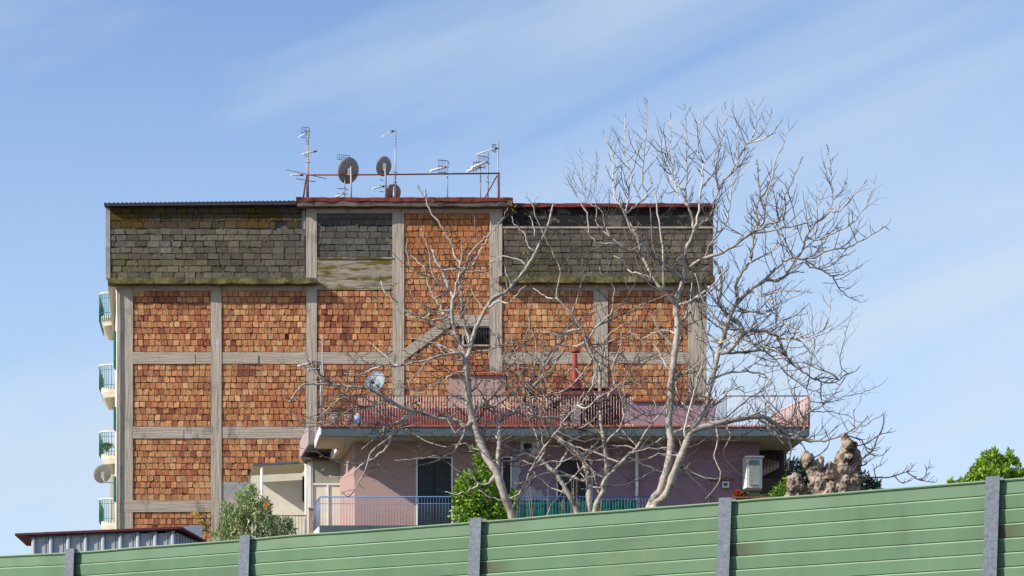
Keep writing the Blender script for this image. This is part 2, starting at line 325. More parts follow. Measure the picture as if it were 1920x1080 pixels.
part(rough_bar(944, 381, 1341, 388, YB - .18, 3.0, amp=.035, seed=11), 'roof_membrane', M['red'])
mb = MB().hexa(P(195, 381, 89.7), P(195, 386, 89.7), P(556, 383.5, 89.7), P(556, 376.5, 89.7), (0, 4, .0))
for i in range(45):
    x = 197 + i * 8; y = 380.6 - (x - 195) * .0115; mb.tube(P(x, y, 89.68), P(x, y, 89.68) + Vector((0, 4, 0)), .035, 6)
part(mb, 'corrugated_roof_sheet', M['sheet'])
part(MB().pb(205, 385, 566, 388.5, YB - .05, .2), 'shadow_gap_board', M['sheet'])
part(MB().box(xul, xr, YB + 4, YB + 13, ztop + .003, ztop + .1), 'roof_deck', M['slab'])
part(MB().prism([(xl + .3, YB + .14), (xr - .3, YB + .14), (xr - .4, YB + .05), (xl + .3, YB + .05)][::-1], 0, PZ(1078, YB) - .01), 'lower_wall', M['grey'])
# triangular soffit and rain pipe at the left corner
a, b, c = P(203, 531, 89.95), P(218, 531, 89.95), Vector((xl - 1.9, YB + 10, zled - .18))
_s = MB(); _s.add([a, b, c, a + Vector((0, 0, .2)), b + Vector((0, 0, .2)), c + Vector((0, 0, .2))], [(0, 2, 1), (3, 4, 5), (0, 1, 4, 3), (1, 2, 5, 4), (2, 0, 3, 5)])
part(_s, 'corner_soffit', M['cream'])
part(MB().path([P(214, 541, 89.9), P(217, 541, 89.9), P(219, 547, 89.9), P(220, 600, 89.9), P(219.5, 1000, 89.9)], .04, 6), 'rain_pipe', M['white'])
# rounded balconies on the left flank
def wallx(Y): return xl - .19 * (Y - YB)
for i, (yt, ys) in enumerate(((548, 603), (683, 722), (808, 848), (934, 970))):
    Y0, Y1 = 99.0, 102.6; Ya = Y0
    zt = PZ([549, 684, 809, 935][i], Y0); zs = zt - 1.0; wx = wallx(Y0) + .15; ox = PX(182.5, Y0)
    def outline(dx, dy, rr):
        o_ = ox + dx; pts = []
        for k in range(9):
            t = math.pi / 2 * k / 8; pts.append((o_ + rr - rr * math.sin(math.pi / 2 - t) * 1.0, Y0 + dy + rr - rr * math.sin(t)) if 0 else (o_ + rr - rr * math.cos(t), Y0 + dy + rr - rr * math.sin(t)))
        return pts
    top = outline(.08, .05, .5)
    full = [(wx - .19 * 3.6, Y1), (ox + .08 - .4, Y1)] + top + [(wx, Y0 + .05)]
    low = [(wx - .19 * 3.6, Y1), (ox + .26 - .4, Y1)] + outline(.20, .08, .5) + [(wx, Y0 + .08)]
    sl_ = MB().prism(full, zs - .24, zs); sl_.prism(low, zs - .46, zs - .243, top=full)
    bal = part(sl_, 'balcony', M['cream'])
    rl = MB(); rp_ = [(ox - .4, Y1)] + [(ox - .4 * (1 - j / 8), Y1 - (Y1 - Y0 - .5) * j / 8) for j in range(1, 8)] + outline(0, 0, .5) + [(ox + .5 + (wx - ox - .5) * j / 3, Y0) for j in range(1, 4)]
    hp = MB().path([(p[0], p[1], zt) for p in rp_], .035, 6); hp.build('handrail', M['white'], bal)
    dist = 0
    for j in range(len(rp_) - 1):
        A = Vector((*rp_[j], 0)); B = Vector((*rp_[j + 1], 0)); n_ = max(1, round((B - A).length / .115))
        for k in range(n_):
            q = A.lerp(B, k / n_); rl.tube((q.x, q.y, zs - (.24 if i == 0 else .03)), (q.x, q.y, zt), .015, 4)
    rl.path([(p[0], p[1], zs + .1) for p in rp_], .014, 4); rl.path([(p[0], p[1], zt - .22) for p in rp_], .012, 4)
    if i in (0,): rl.path([(p[0] + .01, p[1] + .01, zs - .18) for p in rp_[9:]], .016, 4)
    rl.build('railing', M['greenrail'], bal)
for y0, y1 in ((490, 535), (620, 690), (762, 806), (893, 940)):
    Y = 92.0; X = wallx(Y); z0, z1 = PZ(y1, Y), PZ(y0, Y)
    s = MB().box(X - .10, X - .02, Y, Y + .9, z0, z1)
    for k in range(12): s.box(X - .12, X - .10, Y + .05, Y + .85, z0 + (z1 - z0) * (k + .2) / 12, z0 + (z1 - z0) * (k + .6) / 12)
    part(s, 'shutter', M['greenrail'])
Y = 104.0
part(MB().box(PX(206.5, Y), PX(222, Y), Y, Y + 1, 0, PZ(880, Y)), 'rear_pilaster', M['side'])

# leaf-built plants -------------------------------------------------
def leafy(name, label, cat, clumps, n, size, cols, Y, stems=(), lw=.45, seed=1, extra=None, base=None, up=0):
    r_ = random.Random(seed); t = thing(name, base or (PX(clumps[0][0], Y), Y, 0), label, cat); f = MB()
    wts = [c[2] * c[3] for c in clumps]
    for _ in range(n):
        cx, cy, rx, ry = r_.choices(clumps, wts)[0]
        while True:
            d = Vector((r_.uniform(-1, 1), r_.uniform(-1, 1), r_.uniform(-1, 1)))
            if d.length <= 1: break
        d = d * (d.length ** -.35 if d.length > .05 else 1)
        if d.length > 1.15: d.normalize()
        s = FPX / Y; c = P(cx, cy, Y); p = c + Vector((d.x * rx / s, d.y * max(rx, ry) / s * .8, d.z * ry / s))
        nz = noise.noise(p * 2.2 / max(.3, rx / s) * .6)
        if nz < -.16 and r_.random() < .9: continue
        L = size * r_.uniform(.6, 1.3); a = Vector((r_.uniform(-1, 1), r_.uniform(-1, 1), r_.uniform(-.6, 1) + up)).normalized(); b = a.orthogonal().normalized()
        b = Matrix.Rotation(r_.uniform(0, 6.28), 3, a) @ b; q = r_.choice(cols); k = r_.uniform(.7, 1.25)
        wv = b * L * lw * .5
        f.add([p, p + a * L * .5 + wv, p + a * L, p + a * L * .5 - wv], [(0, 1, 2, 3)], (q[0] * k, q[1] * k, q[2] * k))
    f.build('foliage', M['leaf'], t)
    st = MB()
    for s_ in stems: st.path([P(x, y, Y + dy) for x, y, dy in s_[1]], [s_[0] * (1 - .75 * i / (len(s_[1]) - 1)) for i in range(len(s_[1]))], 6, (.12, .09, .06))
    if stems: st.build('stem', M['twig'], t)
    return t

# ------------------------------------------------------------------ pink house
YH = 74.0; YF = 72.7
hs = thing('pink_house', (2, YH, 0), 'pink and mauve plastered house with railed roof terrace behind bare trees', 'house')
def hp_(mb, name, m, **k): return mb.build(name, m, hs, **k)
zsof = PZ(817, YF); zfl = PZ(799, YF)
Wl, Wr = PX(665, YH), PX(1424, YH); Wb = (PX(646, 77.2), 77.2)
Xm = PX(957, YH)
hp_(MB().prism([(Wl, YH), (Xm, YH), (Xm, YH + 10), (Wb[0] - 1.2, YH + 9), Wb], 0, zsof), 'pink_wall', M['pink'])
hp_(MB().prism([(Xm + .002, YH + .02), (Wr, YH + .02), (Wr - 1.2, YH + 10), (Xm + .002, YH + 10)], 0, zsof), 'mauve_wall', M['mauve'])
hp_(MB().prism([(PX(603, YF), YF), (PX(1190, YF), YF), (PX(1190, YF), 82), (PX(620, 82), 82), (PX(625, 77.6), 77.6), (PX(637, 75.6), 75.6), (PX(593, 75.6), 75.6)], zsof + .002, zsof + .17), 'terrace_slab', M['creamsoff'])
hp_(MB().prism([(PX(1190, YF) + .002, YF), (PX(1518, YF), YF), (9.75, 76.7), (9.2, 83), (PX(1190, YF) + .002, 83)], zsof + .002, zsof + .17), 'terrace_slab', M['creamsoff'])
hp_(MB().pb(603, 801, 1518, 817.5, YF - .12, .116), 'fascia', M['fascia'])
hp_(MB().hexa((PX(603, YF) - .06, YF - .115, zfl - .02), (PX(603, YF) - .06, YF - .115, zsof + .02), (PX(593, 75.6) - .06, 75.6, zsof + .02), (PX(593, 75.6) - .06, 75.6, zfl - .02), (.055, 0, 0)), 'side_fascia', M['white'])
hp_(MB().hexa((PX(637, 75.6) - .1, 75.61, zfl - .1), (PX(637, 75.6) - .1, 75.61, zsof - .06), (PX(625, 77.6) - .1, 77.6, zsof - .06), (PX(625, 77.6) - .1, 77.6, zfl - .1), (.09, 0, 0)), 'side_fascia', M['white'])
tl = MB()
x = 600
while x < 1518:
    tl.path([P(x, 799.2, YF - .16), P(x, 798, YF + .25)], .032, 6, tuple(q * rnd.uniform(.7, 1.2) for q in (1, 1, 1))); x += 4.6
tl.pb(600, 799.6, 1519, 801, YF - .14, .5); tl.c = [(1, 1, 1)] * len(tl.c)
hp_(tl, 'tile_edge', M['tile'])
# terrace railing
def railing(x0, x1, y0, y1, Y, sp, r, m, name, par=hs, top=.02, m2=None, x0b=None):
    mb = MB(); x = x0
    while x <= x1: mb.tube(P(x, y0, Y), P(x, y1, Y), r, 4); x += sp
    mb.build(name, m, par); MB().tube(P(x0 - 1, y0, Y), P(x1 + 1, y0, Y), top, 6).build('top_rail', m2 or m, par)
railing(668, 1185, 742, 797.5, YF, 5.25, .0115, M['rail'], 'terrace_railing', m2=M['darkrail'])
railing(596, 664, 742, 797.5, YF, 6.5, .009, M['darkrail'], 'terrace_railing')
railing(1362, 1516, 742.5, 797.5, YF, 6.1, .012, M['rail'], 'terrace_railing', m2=M['darkrail'])
mb = MB()
for i in range(8):
    a = P(1362, 742, YF).lerp(P(1342, 757, 74), i / 8); b = P(1362, 797, YF).lerp(P(1342, 806, 74), i / 8); mb.tube(a, b, .012, 4)
mb.tube(P(1362, 742, YF), P(1342, 757, 74), .02); hp_(mb, 'terrace_railing', M['darkrail'])
hp_(MB().hexa(P(1516, 744, YF + .05), P(1516, 797, YF + .05), P(1450, 797, 76.4), P(1450, 777, 76.4), (.03, 0, 0)), 'corrugated_side_panel', M['rustpink'])
mb = MB()
for i in range(26):
    k = i / 25; a = P(1515, 744, YF + .04).lerp(P(1449, 777, 76.4), k); b = P(1515, 797, YF + .04).lerp(P(1449, 797, 76.4), k); mb.tube(a, b, .02, 4)
mb.tube(P(1515, 744, YF + .03), P(1449, 777, 76.4), .03); hp_(mb, 'panel_frame', M['rail'])
hp_(MB().tube(P(1517, 742, YF), P(1517, 799, YF), .03, 6), 'corner_post', M['rust'])
hp_(MB().pb(1190, 752, 1341, 797.5, YF + .05, .2), 'parapet', M['mauve'])
mb = MB(); x = 1188
while x < 1343: mb.path([P(x, 751, YF - .04), P(x, 749.5, YF + .3)], .045, 6); x += 4.6
mb.pb(1188, 749.5, 1343, 752.3, YF - .0, .3); hp_(mb, 'coping_tiles', M['tile'])
hp_(MB().box(PX(668, 75.6), PX(1060, 75.6), 75.6, 75.8, zfl, PZ(765, 75.6)), 'red_low_wall', M['redwall'])
hp_(MB().box(PX(603, 73), PX(1500, 73) - .3, 73, 82, zfl - .12, zfl - .03), 'terrace_floor', M['tile'])
hp_(MB().box(PX(841, 77), PX(948, 77), 77, 80, zfl - .01, PZ(702, 77)), 'stair_head', M['pink'])
mb = MB(); x = 839
while x < 951: mb.path([P(x, 701, 76.9), P(x, 699.8, 77.3)], .05, 6); x += 4.8
mb.pb(839, 699.5, 951, 702, 76.95, 3.2); hp_(mb, 'coping_tiles', M['tile'])
# barbecue shelter with the flared red chimney
Y = 74.6; z0 = zfl - .02
def rect_at(x0, x1, Y0, Y1): return [(PX(x0, Y), Y0), (PX(x1, Y), Y0), (PX(x1, Y), Y1), (PX(x0, Y), Y1)]
hp_(MB().prism(rect_at(1030, 1182, 74.4, 77.2), PZ(742, Y), PZ(727, Y), top=rect_at(1056, 1158, 75.2, 76.4)), 'shelter_roof', M['redwall'])
hp_(MB().pb(1056, 725.5, 1158, 727.4, 75.15, 1.3), 'roof_ridge', M['tile'])
hp_(MB().hexa(P(1052, 731, 74.35), P(1024, 752, 74.35), P(1024, 762, 74.35), P(1052, 742, 74.35), (0, .06, 0)).pb(1050, 742.2, 1066, 797, 74.7, .25), 'pink_gable', M['pink'])
hp_(MB().pb(1036, 742, 1165, 815, 76.4, .2), 'shelter_back_wall', M['redwall'])
hp_(MB().pb(1071, 744, 1087, 812, 75.0, .4), 'pillar', M['white'])
hp_(MB().pb(1171, 745, 1187, 812, 75.0, .3), 'pillar', M['white'])
hp_(MB().pb(1163, 744, 1170.5, 812, 75.0, .3), 'pillar', M['hood'])
def ring(cx, y, rx, n=4): return P(cx, y, 75.8)
ch = MB(); prof = [(727.5, 15), (722, 13.5), (714, 9.5), (706, 6.8), (700, 5.4), (664, 4.6)]
vs = []
for y, r_ in prof:
    c = P(1078, y, 75.8); r_ /= 53.4
    for k in range(12): a = 2 * math.pi * k / 12; vs.append((c.x + r_ * math.cos(a), c.y + r_ * math.sin(a), c.z))
fs = [(i * 12 + k, i * 12 + (k + 1) % 12, (i + 1) * 12 + (k + 1) % 12, (i + 1) * 12 + k) for i in range(len(prof) - 1) for k in range(12)] + [tuple(range(60, 72))]
ch.add(vs, fs, smooth=True); c = P(1079, 661, 75.8); ch.path([c, c + Vector((0, 0, .09))], [.16, .13], 12)
hp_(ch, 'chimney', M['hood'])
# doors, windows, pipes on the front wall
def door(x0, y0, x1, y1, name='shutter_door', m=M['shutter'], fr=M['white'], slats=True):
    d = MB().pb(x0 - 3, y0 - 2, x0, y1, YH - .04, .1).pb(x1, y0 - 2, x1 + 3, y1, YH - .04, .1).pb(x0, y0 - 2, x1, y0, YH - .04, .1)
    o = hp_(d, name, fr)
    MB().pb(x0, y0, x1, y1, YH - .012, .02).build('panel', M['dframe'], o)
    if slats:
        s = MB(); xm = (x0 + x1) / 2
        for a, b in ((x0 + 3, xm - 3), (xm + 3, x1 - 3)):
            y = y0 + 6
            while y < y1 - 4: s.pb(a, y, b, y + 2.2, YH - .035, .022); y += 3.6
        s.build('shutter', m, o)
    return o
door(783, 859, 846, 990)
door(1046, 862, 1108, 985)
door(943, 858, 957, 990, slats=False)
wd_ = hp_(MB().pb(976, 828, 1018, 852, YH - .03, .1), 'window', M['white']); MB().pb(982, 831, 997, 850, YH - .04, .02).build('pane', M['glass'], wd_)
pale = mat('bare_pale_render', (.40, .41, .42), ns=6, amt=.15, bump=.4)
def patch(outline):
    n_ = len(outline); a_ = [P(x, y, YH - .01) for x, y in outline]; m_ = MB(); m_.add(a_ + [p + Vector((0, .03, 0)) for p in a_], [tuple(range(n_))] + [(i, (i + 1) % n_, n_ + (i + 1) % n_, n_ + i) for i in range(n_)]); return m_
hp_(patch([(960.5, 852), (973, 852), (976, 861), (974, 874), (978, 883), (972, 893), (974, 906), (968, 915), (969, 932), (960.5, 940)][::-1]), 'peeling_plaster', pale)
hp_(patch([(960.5, 944), (968, 938), (979, 930), (984, 912), (990, 906), (996, 914), (1001, 911), (1006, 922), (1014, 918), (1020, 930), (1029, 936), (1034, 950), (1035, 984), (960.5, 984)][::-1]), 'peeling_plaster', pale)
hp_(MB().tube(P(1194, 822, YH - .08), P(1194, 985, YH - .08), .06, 8), 'rain_pipe', M['white'])
hp_(MB().path([P(1332, 899, YH - .06), P(1377, 899, YH - .06)], .03, 6), 'gas_pipe', mat('yellow_pipe', (.30, .16, .04), bump=0))
hp_(MB().tube(P(1329, 899, YH - .06), P(1329, 985, YH - .06), .03, 6), 'rain_pipe', M['grey'])
mtr = hp_(MB().pb(1355, 903, 1367, 914, YH - .2, .2), 'meter_box', M['white']); MB().pb(1357, 905, 1364, 911, YH - .21, .02).build('meter_window', M['glass'], mtr)
# first floor balcony with the blue railing
zb = PZ(985, YF)
hp_(MB().prism([(PX(600, YF), YF), (PX(1240, YF), YF), (PX(1240, YF), YH - .01), (PX(592, YH), YH - .01)], zb - .36, zb), 'balcony_slab', M['fascia'])
hp_(MB().prism([(PX(592, YH) - .02, YH), (PX(600, YF), YF + .02), (Wl - .02, YH), (Wl - .02, 74.6), (PX(588, 74.6), 74.6)][::1], zb - .34, zb - .01), 'balcony_return', M['white'])
bb = MB(); x = 600
while x <= 1235: bb.tube(P(x, 932, YF + .05), P(x, 985, YF + .05), .0075, 4); x += 5.6
for i in range(9):
    a = P(600, 932, YF + .05).lerp(P(588, 946, 74.5), i / 8); b = P(600, 985, YF + .05).lerp(P(588, 997, 74.5), i / 8); bb.tube(a, b, .013, 4)
bb.tube(P(600, 932, YF + .05), P(588, 946, 74.5), .018); hp_(bb, 'blue_railing', M['bluerail'])
hp_(MB().tube(P(600, 931.5, YF + .05), P(1236, 931.5, YF + .05), .022).tube(P(600, 944.5, YF + .05), P(1236, 944.5, YF + .05), .012), 'top_rail', M['bluerail'])
ms = MB(); n = 60
vs = []; fs = []
for i in range(n + 1):
    x = 941 + 254 * i / n; yy = YF + .12 + .02 * math.sin(i * 1.3)
    vs += [P(x, 938 + 1.2 * math.sin(i * .7), yy), P(x, 978, yy), P(x, 978, yy + .01), P(x, 938 + 1.2 * math.sin(i * .7), yy + .01)]
for i in range(n): a = 4 * i; b = a + 4; fs += [(a, a + 1, b + 1, b), (a + 3, b + 3, b + 2, a + 2), (a, b, b + 3, a + 3)]
ms.add(vs, fs); hp_(ms, 'green_privacy_screen', M['mesh'])
# right end: dark recess, striped awning
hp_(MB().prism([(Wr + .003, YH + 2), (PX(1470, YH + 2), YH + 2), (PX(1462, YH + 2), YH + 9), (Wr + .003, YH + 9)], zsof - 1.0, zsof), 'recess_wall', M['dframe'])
aw = MB(); n = 16
for i in range(n):
    a = P(1427, 884, 74.6).lerp(P(1474, 862, 76.5), i / n); b = P(1427, 884, 74.6).lerp(P(1474, 862, 76.5), (i + 1) / n)
    c = P(1430, 858, 76).lerp(P(1476, 838, 77.5), (i + 1) / n); d = P(1430, 858, 76).lerp(P(1476, 838, 77.5), i / n); col = (.16, .05, .045) if i % 2 else (.28, .22, .16)
    aw.hexa(a, b, c, d, (0, .02, .02), col); aw.hexa(a - Vector((0, 0, .18)), b - Vector((0, 0, .18)), b, a, (0, .02, 0), col)
hp_(aw, 'striped_awning', M['awn'])
# left wing: upper balcony, sunroom, lean-to canopy
ub = MB().prism([(PX(579, 76.3), 76.3), (PX(640, 76.3), 76.3), (PX(640, 76.3), 79.3), (PX(565, 79.3), 79.3)], PZ(836, 76.3), PZ(832, 76.3))
hp_(ub, 'upper_balcony_slab', M['dframe'])
zz0 = PZ(834, 76.3); zz1 = PZ(801, 76.3); mb = MB()
for i in range(10):
    k = i / 9; xx = PX(579, 76.3) + (PX(565, 79.3) - PX(579, 76.3)) * k; yy = 76.3 + 3 * k; mb.box(xx - .05, xx, yy - .12, yy + .12, zz0 - .02, zz1)
for i in range(18): xx = PX(580, 76.3) + i * .055; mb.box(xx, xx + .035, 76.28, 76.31, zz0 - .02, zz1 - .1)
hp_(mb, 'slatted_balustrade', M['rail'])
Y = 78.5
sr = hp_(MB().pb(583, 862, 648, 1010, Y + .08, 3), 'sunroom', M['cream'])
MB().pb(576, 866, 583, 1010, Y, .2).pb(583, 862, 586, 1010, Y + .02, .1).pb(583, 906, 648, 909, Y + .03, .1).pb(613, 909, 616, 1010, Y + .03, .1).pb(643, 862, 648, 1010, Y + .03, .1).build('frame', M['white'], sr)
MB().pb(587, 866, 642, 905, Y + .06, .03).build('glazing', mat('frosted_glazing', (.30, .30, .24), rough=.3, bump=0, amt=.08), sr)
MB().pb(566, 857.5, 652, 861.8, Y - .3, 3.2).build('flat_roof', M['slab'], sr)
MB().pb(586, 862, 645, 865.5, Y - .02, .06).build('timber_strip', M['wood'], sr)
cn = hp_(MB().hexa(P(475, 869.5, 79), P(475, 873.5, 79), P(562, 868.5, 79), P(562, 864.5, 79), (-.5, 3.4, .12)), 'lean_to_canopy', M['fascia'])
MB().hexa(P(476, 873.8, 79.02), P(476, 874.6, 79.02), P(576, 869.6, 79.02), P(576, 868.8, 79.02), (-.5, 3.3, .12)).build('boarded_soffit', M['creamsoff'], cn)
MB().tube(P(491, 874, 79.1), P(491, 1010, 79.1), .05, 8).build('post', M['white'], cn)
MB().tube(P(574, 870, 79.0), P(574, 1010, 79.0), .055, 8).build('post', M['white'], cn)
MB().hexa(P(474, 871, 79.1), P(461, 912, 80.5), P(465, 912, 80.5), P(478, 873, 79.1), (0, .04, 0)).build('torn_side_screen', M['cream'], cn)
MB().hexa(P(478, 895, 80.1), P(469, 960, 80.5), P(474, 960, 80.5), P(481, 897, 80.1), (0, .03, 0)).build('hanging_cloth', M['white'], cn)
hp_(MB().box(PX(470, 82.6), PX(585, 82.6), 82.6, 82.9, 0, PZ(884, 82.6)), 'porch_back_wall', M['cream'])
hp_(MB().pb(567, 893, 570.5, 940, 82.5, .1), 'door_edge', M['dframe'])
hp_(MB().box(PX(440, 78.8), PX(590, 78.8), 78.8, 82.6, 0, PZ(1003, 78.8)), 'porch_floor', M['grey'])
railing(452, 573, 967, 1002, 78.85, 6, .01, M['darkrail'], 'porch_railing')
hp_(MB().pb(579, 953, 588.5, 1010, 77.6, .3).pb(578, 951.5, 589.5, 954, 77.55, .4), 'stone_pillar', mat('rough_stone', (.28, .21, .16), ns=6, amt=.5, bump=1, bs=10))

# things standing on or hung from the house
ac = thing('air_conditioner', P(1411, 915, 73.4), 'white outdoor air conditioning cabinet hung on the mauve wall beside the awning', 'air conditioner')
pl = [(PX(1393, 73.6), 73.75), (PX(1400, 73.2), 73.2), (PX(1429, 73.3), 73.3), (PX(1428, 74), 73.99), (PX(1396, 74), 73.99)]
MB().prism(pl, PZ(914, 73.2), PZ(857, 73.2)).build('casing', M['white'], ac)
MB().pb(1405, 863, 1424, 909, 73.17, .06).build('grille', mat('grille', (.22, .25, .24), bump=0), ac)
MB().pb(1397, 854.5, 1433, 857, 73.1, .85).build('cover', M['white'], ac)
gw = MB().pb(1368, 941, 1500, 1060, 71, .35).build('garden_wall', M['mauve'], label='mauve garden wall carrying the terracotta planters', cat='wall', origin=P(1430, HY, 71))
for i, (a, b, lb) in enumerate(((1376, 1403, 'terracotta planter box of red geraniums beside the grey barrier post'), (1408, 1437, 'brown planter box with low green leaves, the middle planter on the mauve wall'), (1441, 1466, 'terracotta planter box with leafy bush, nearest the gnarled stump'))):
    t = thing('planter_box', P((a + b) / 2, 941, 71), lb, 'planter', 'planters along the garden wall')
    MB().prism([(PX(a + 2, 71), 71.02), (PX(b - 2, 71), 71.02), (PX(b - 2, 71), 71.3), (PX(a + 2, 71), 71.3)], PZ(940.8, 71), PZ(932, 71), top=[(PX(a, 71), 70.98), (PX(b, 71), 70.98), (PX(b, 71), 71.34), (PX(a, 71), 71.34)]).build('box', M['pot'], t)
    MB().pb(a - 1, 931, b + 1, 933.5, 70.95, .42).build('rim', M['pot'], t)
    f = MB(); r_ = random.Random(i)
    for _ in range(260 if i != 1 else 160):
        p = P(r_.uniform(a + 2, b - 2), r_.uniform(922, 932) if i == 0 else r_.uniform(928 - 6 * (i == 2), 932), 71.1 + r_.uniform(-.12, .12)); a_ = Vector((r_.uniform(-1, 1), r_.uniform(-1, 1), r_.uniform(-.3, 1))).normalized(); b_ = a_.orthogonal() * .02
        f.add([p, p + a_ * .035 + b_, p + a_ * .07, p + a_ * .035 - b_], [(0, 1, 2, 3)], (.06 * r_.uniform(.6, 1.5), .16 * r_.uniform(.6, 1.3), .02))
    f.build('leaves', M['leaf'], t)
    if i == 0:
        f = MB()
        for cx, cy in ((1374.5, 924), (1379, 924.5), (1384, 919.5), (1381, 921), (1391, 925), (1388, 928)):
            for _ in range(22):
                p = P(cx + r_.uniform(-2, 2), cy + r_.uniform(-2, 2), 71.0 + r_.uniform(-.05, .05)); a_ = Vector((r_.uniform(-1, 1), r_.uniform(-1, .2), r_.uniform(-1, 1))).normalized(); b_ = a_.orthogonal() * .02
                f.add([p, p + a_ * .02 + b_, p + a_ * .04, p + a_ * .02 - b_], [(0, 1, 2, 3)])
        f.build('flowers', M['petal'], t)
jug = thing('water_canister', P(671, 797, 73.2), 'pale blue plastic canister on the terrace behind the railing end', 'canister')
MB().path([P(671, 797, 73.3), P(671, 795, 73.3), P(671, 781, 73.3), P(671, 779, 73.3), P(671, 777, 73.3)], [.11, .13, .13, .09, .04], 12).build('body', mat('blue_plastic', (.22, .36, .62), bump=0, amt=.1, rough=.4), jug)
MB().path([P(671, 777, 73.3), P(671, 775.5, 73.3)], .045, 8).build('cap', M['white'], jug)
for i, (x, h, lb, m_) in enumerate(((628, 24, 'grey conical planter at the left end of the roof terrace', 'grey'), (654, 20, 'pink flared planter between grey planter and blue canister', 'pink'))):
    t = thing('terrace_planter', P(x, 798, 73.6), lb, 'planter', 'planters on the roof terrace')
    MB().path([P(x, 799, 73.6), P(x, 798 - h, 73.6)], [.10, .19], 12).build('pot', M[m_], t)
    f = MB(); r_ = random.Random(i)
    for _ in range(40):
        p = P(x + r_.uniform(-4, 4), 798 - h, 73.6); d = Vector((r_.uniform(-.4, .4), r_.uniform(-.3, .3), r_.uniform(.1, .5))); f.path([p, p + d * .6, p + d + Vector((0, 0, -.08))], [.008, .006, .003], 3, (.16, .11, .07))
    f.build('dry_stems', M['twig'], t)

# ------------------------------------------------------------------ dishes and antennas
def dish(name, label, c, rm, axis, m, pole=None, arm=None, feed=False, group=None, el=1.08):
    base = pole[-1] if pole else (arm[-1] if arm else c)
    t = thing(name, base, label, 'satellite dish', group); ax = Vector(axis).normalized()
    upv = (Vector((0, 0, 1)) - ax * ax.z).normalized(); sd = ax.cross(upv); mb = MB(); n = 28; rings = 6; vs = [c - ax * .0]; fs = []
    D = .17 * rm
    for o_, off in ((0, 0), (1, -.025)):
        base_i = len(vs) if o_ else 0
        if o_: vs.append(c + ax * (off))
        for i in range(1, rings + 1):
            q = i / rings
            for k in range(n):
                a = 2 * math.pi * k / n; vs.append(c + (sd * math.cos(a) + upv * math.sin(a) * el) * rm * q + ax * (D * q * q + (off if i < rings else off)))
        for k in range(n): fs.append((base_i, base_i + 1 + k, base_i + 1 + (k + 1) % n))
        for i in range(rings - 1):
            for k in range(n): a0 = base_i + 1 + i * n; fs.append((a0 + k, a0 + n + k, a0 + n + (k + 1) % n, a0 + (k + 1) % n))
    a0 = 1 + (rings - 1) * n; b0 = 1 + rings * n + 1 + (rings - 1) * n
    for k in range(n): fs.append((a0 + k, a0 + (k + 1) % n, b0 + (k + 1) % n, b0 + k))
    mb.add(vs, fs, smooth=True); rf = mb.build('reflector', m, t)
    rim = MB().path([c + (sd * math.cos(2 * math.pi * k / 28) + upv * math.sin(2 * math.pi * k / 28) * el) * rm + ax * (D - .012) for k in range(29)], .014, 5); rim.build('rim', m, t)
    br = MB(); b = c - ax * .05 - upv * rm * .15
    if not feed: br.box(b.x - .07, b.x + .07, b.y - .12, b.y + .06, b.z - .14, b.z + .16); 
    if feed:
        f0 = c - upv * rm * .98 + ax * D; f1 = c + ax * rm * .75 - upv * rm * .45; br.tube(f0, f1, .018, 5); br.path([f1, f1 + (c - f1).normalized() * .16], .05, 8)
        br.tube(c + upv * rm * .5 + ax * .04, f1, .006, 4)
    else:
        f0 = c - upv * rm * 1.0 + ax * D * .5; br.tube(b, f0, .02, 5); br.tube(f0, f0 + ax * rm * .9 + upv * .1, .018, 5)
    br.build('bracket', M['metal'] if not feed else M['clamp'], t)
    if pole: MB().path(pole, .035, 8).build('pole', M['metal'], t)
    if arm: MB().path(arm, .03, 8).build('wall_arm', M['metal'], t)
    return t
YR = 91.0; GD = 'satellite dishes on the flat roof'
zr = PZ(371, YR) - .3
def rb(x, Y=YR): return Vector((PX(x, Y), Y, zr))
dish('satellite_dish', 'largest grey satellite dish on the roof, left of the tall middle mast', P(654.5, 320, YR), .50, (-.55, .75, .32), M['dish'], pole=[P(658, 312, YR - .2), P(658.5, 345, YR - .2), rb(658.5, YR - .2)], group=GD)
dish('satellite_dish', 'smaller grey satellite dish standing high just left of the tall middle mast', P(720.5, 312, YR), .37, (-.55, .75, .32), M['dish'], pole=[P(722, 318, YR - .15), P(723, 330, YR - .15), rb(723, YR - .15)], group=GD)
dish('satellite_dish', 'low pinkish satellite dish half hidden behind the red roof edge', P(738.5, 361, YR + .3), .345, (-.5, .8, .3), M['dishpink'], pole=[P(739, 350, YR + .1), rb(739, YR + .1)], group=GD, el=1.0)
dish('satellite_dish', 'pale blue satellite dish above the left end of the terrace railing', P(704.5, 717, 73.6), .36, (-.38, -.86, .34), M['dishlight'], pole=[P(706, 722, 73.75), P(706, 740, 73.75), Vector((PX(706, 73.75), 73.75, zfl - .05))], feed=True)
dish('satellite_dish', 'grey satellite dish on a wall arm beside the left flank balconies', P(192.5, 889, 96), .385, (-.45, .8, .35), M['dish'], arm=[P(193, 895, 95.9), P(196, 904, 95.8), P(212, 905, 96), Vector((wallx(96), 96, PZ(905, 96)))])

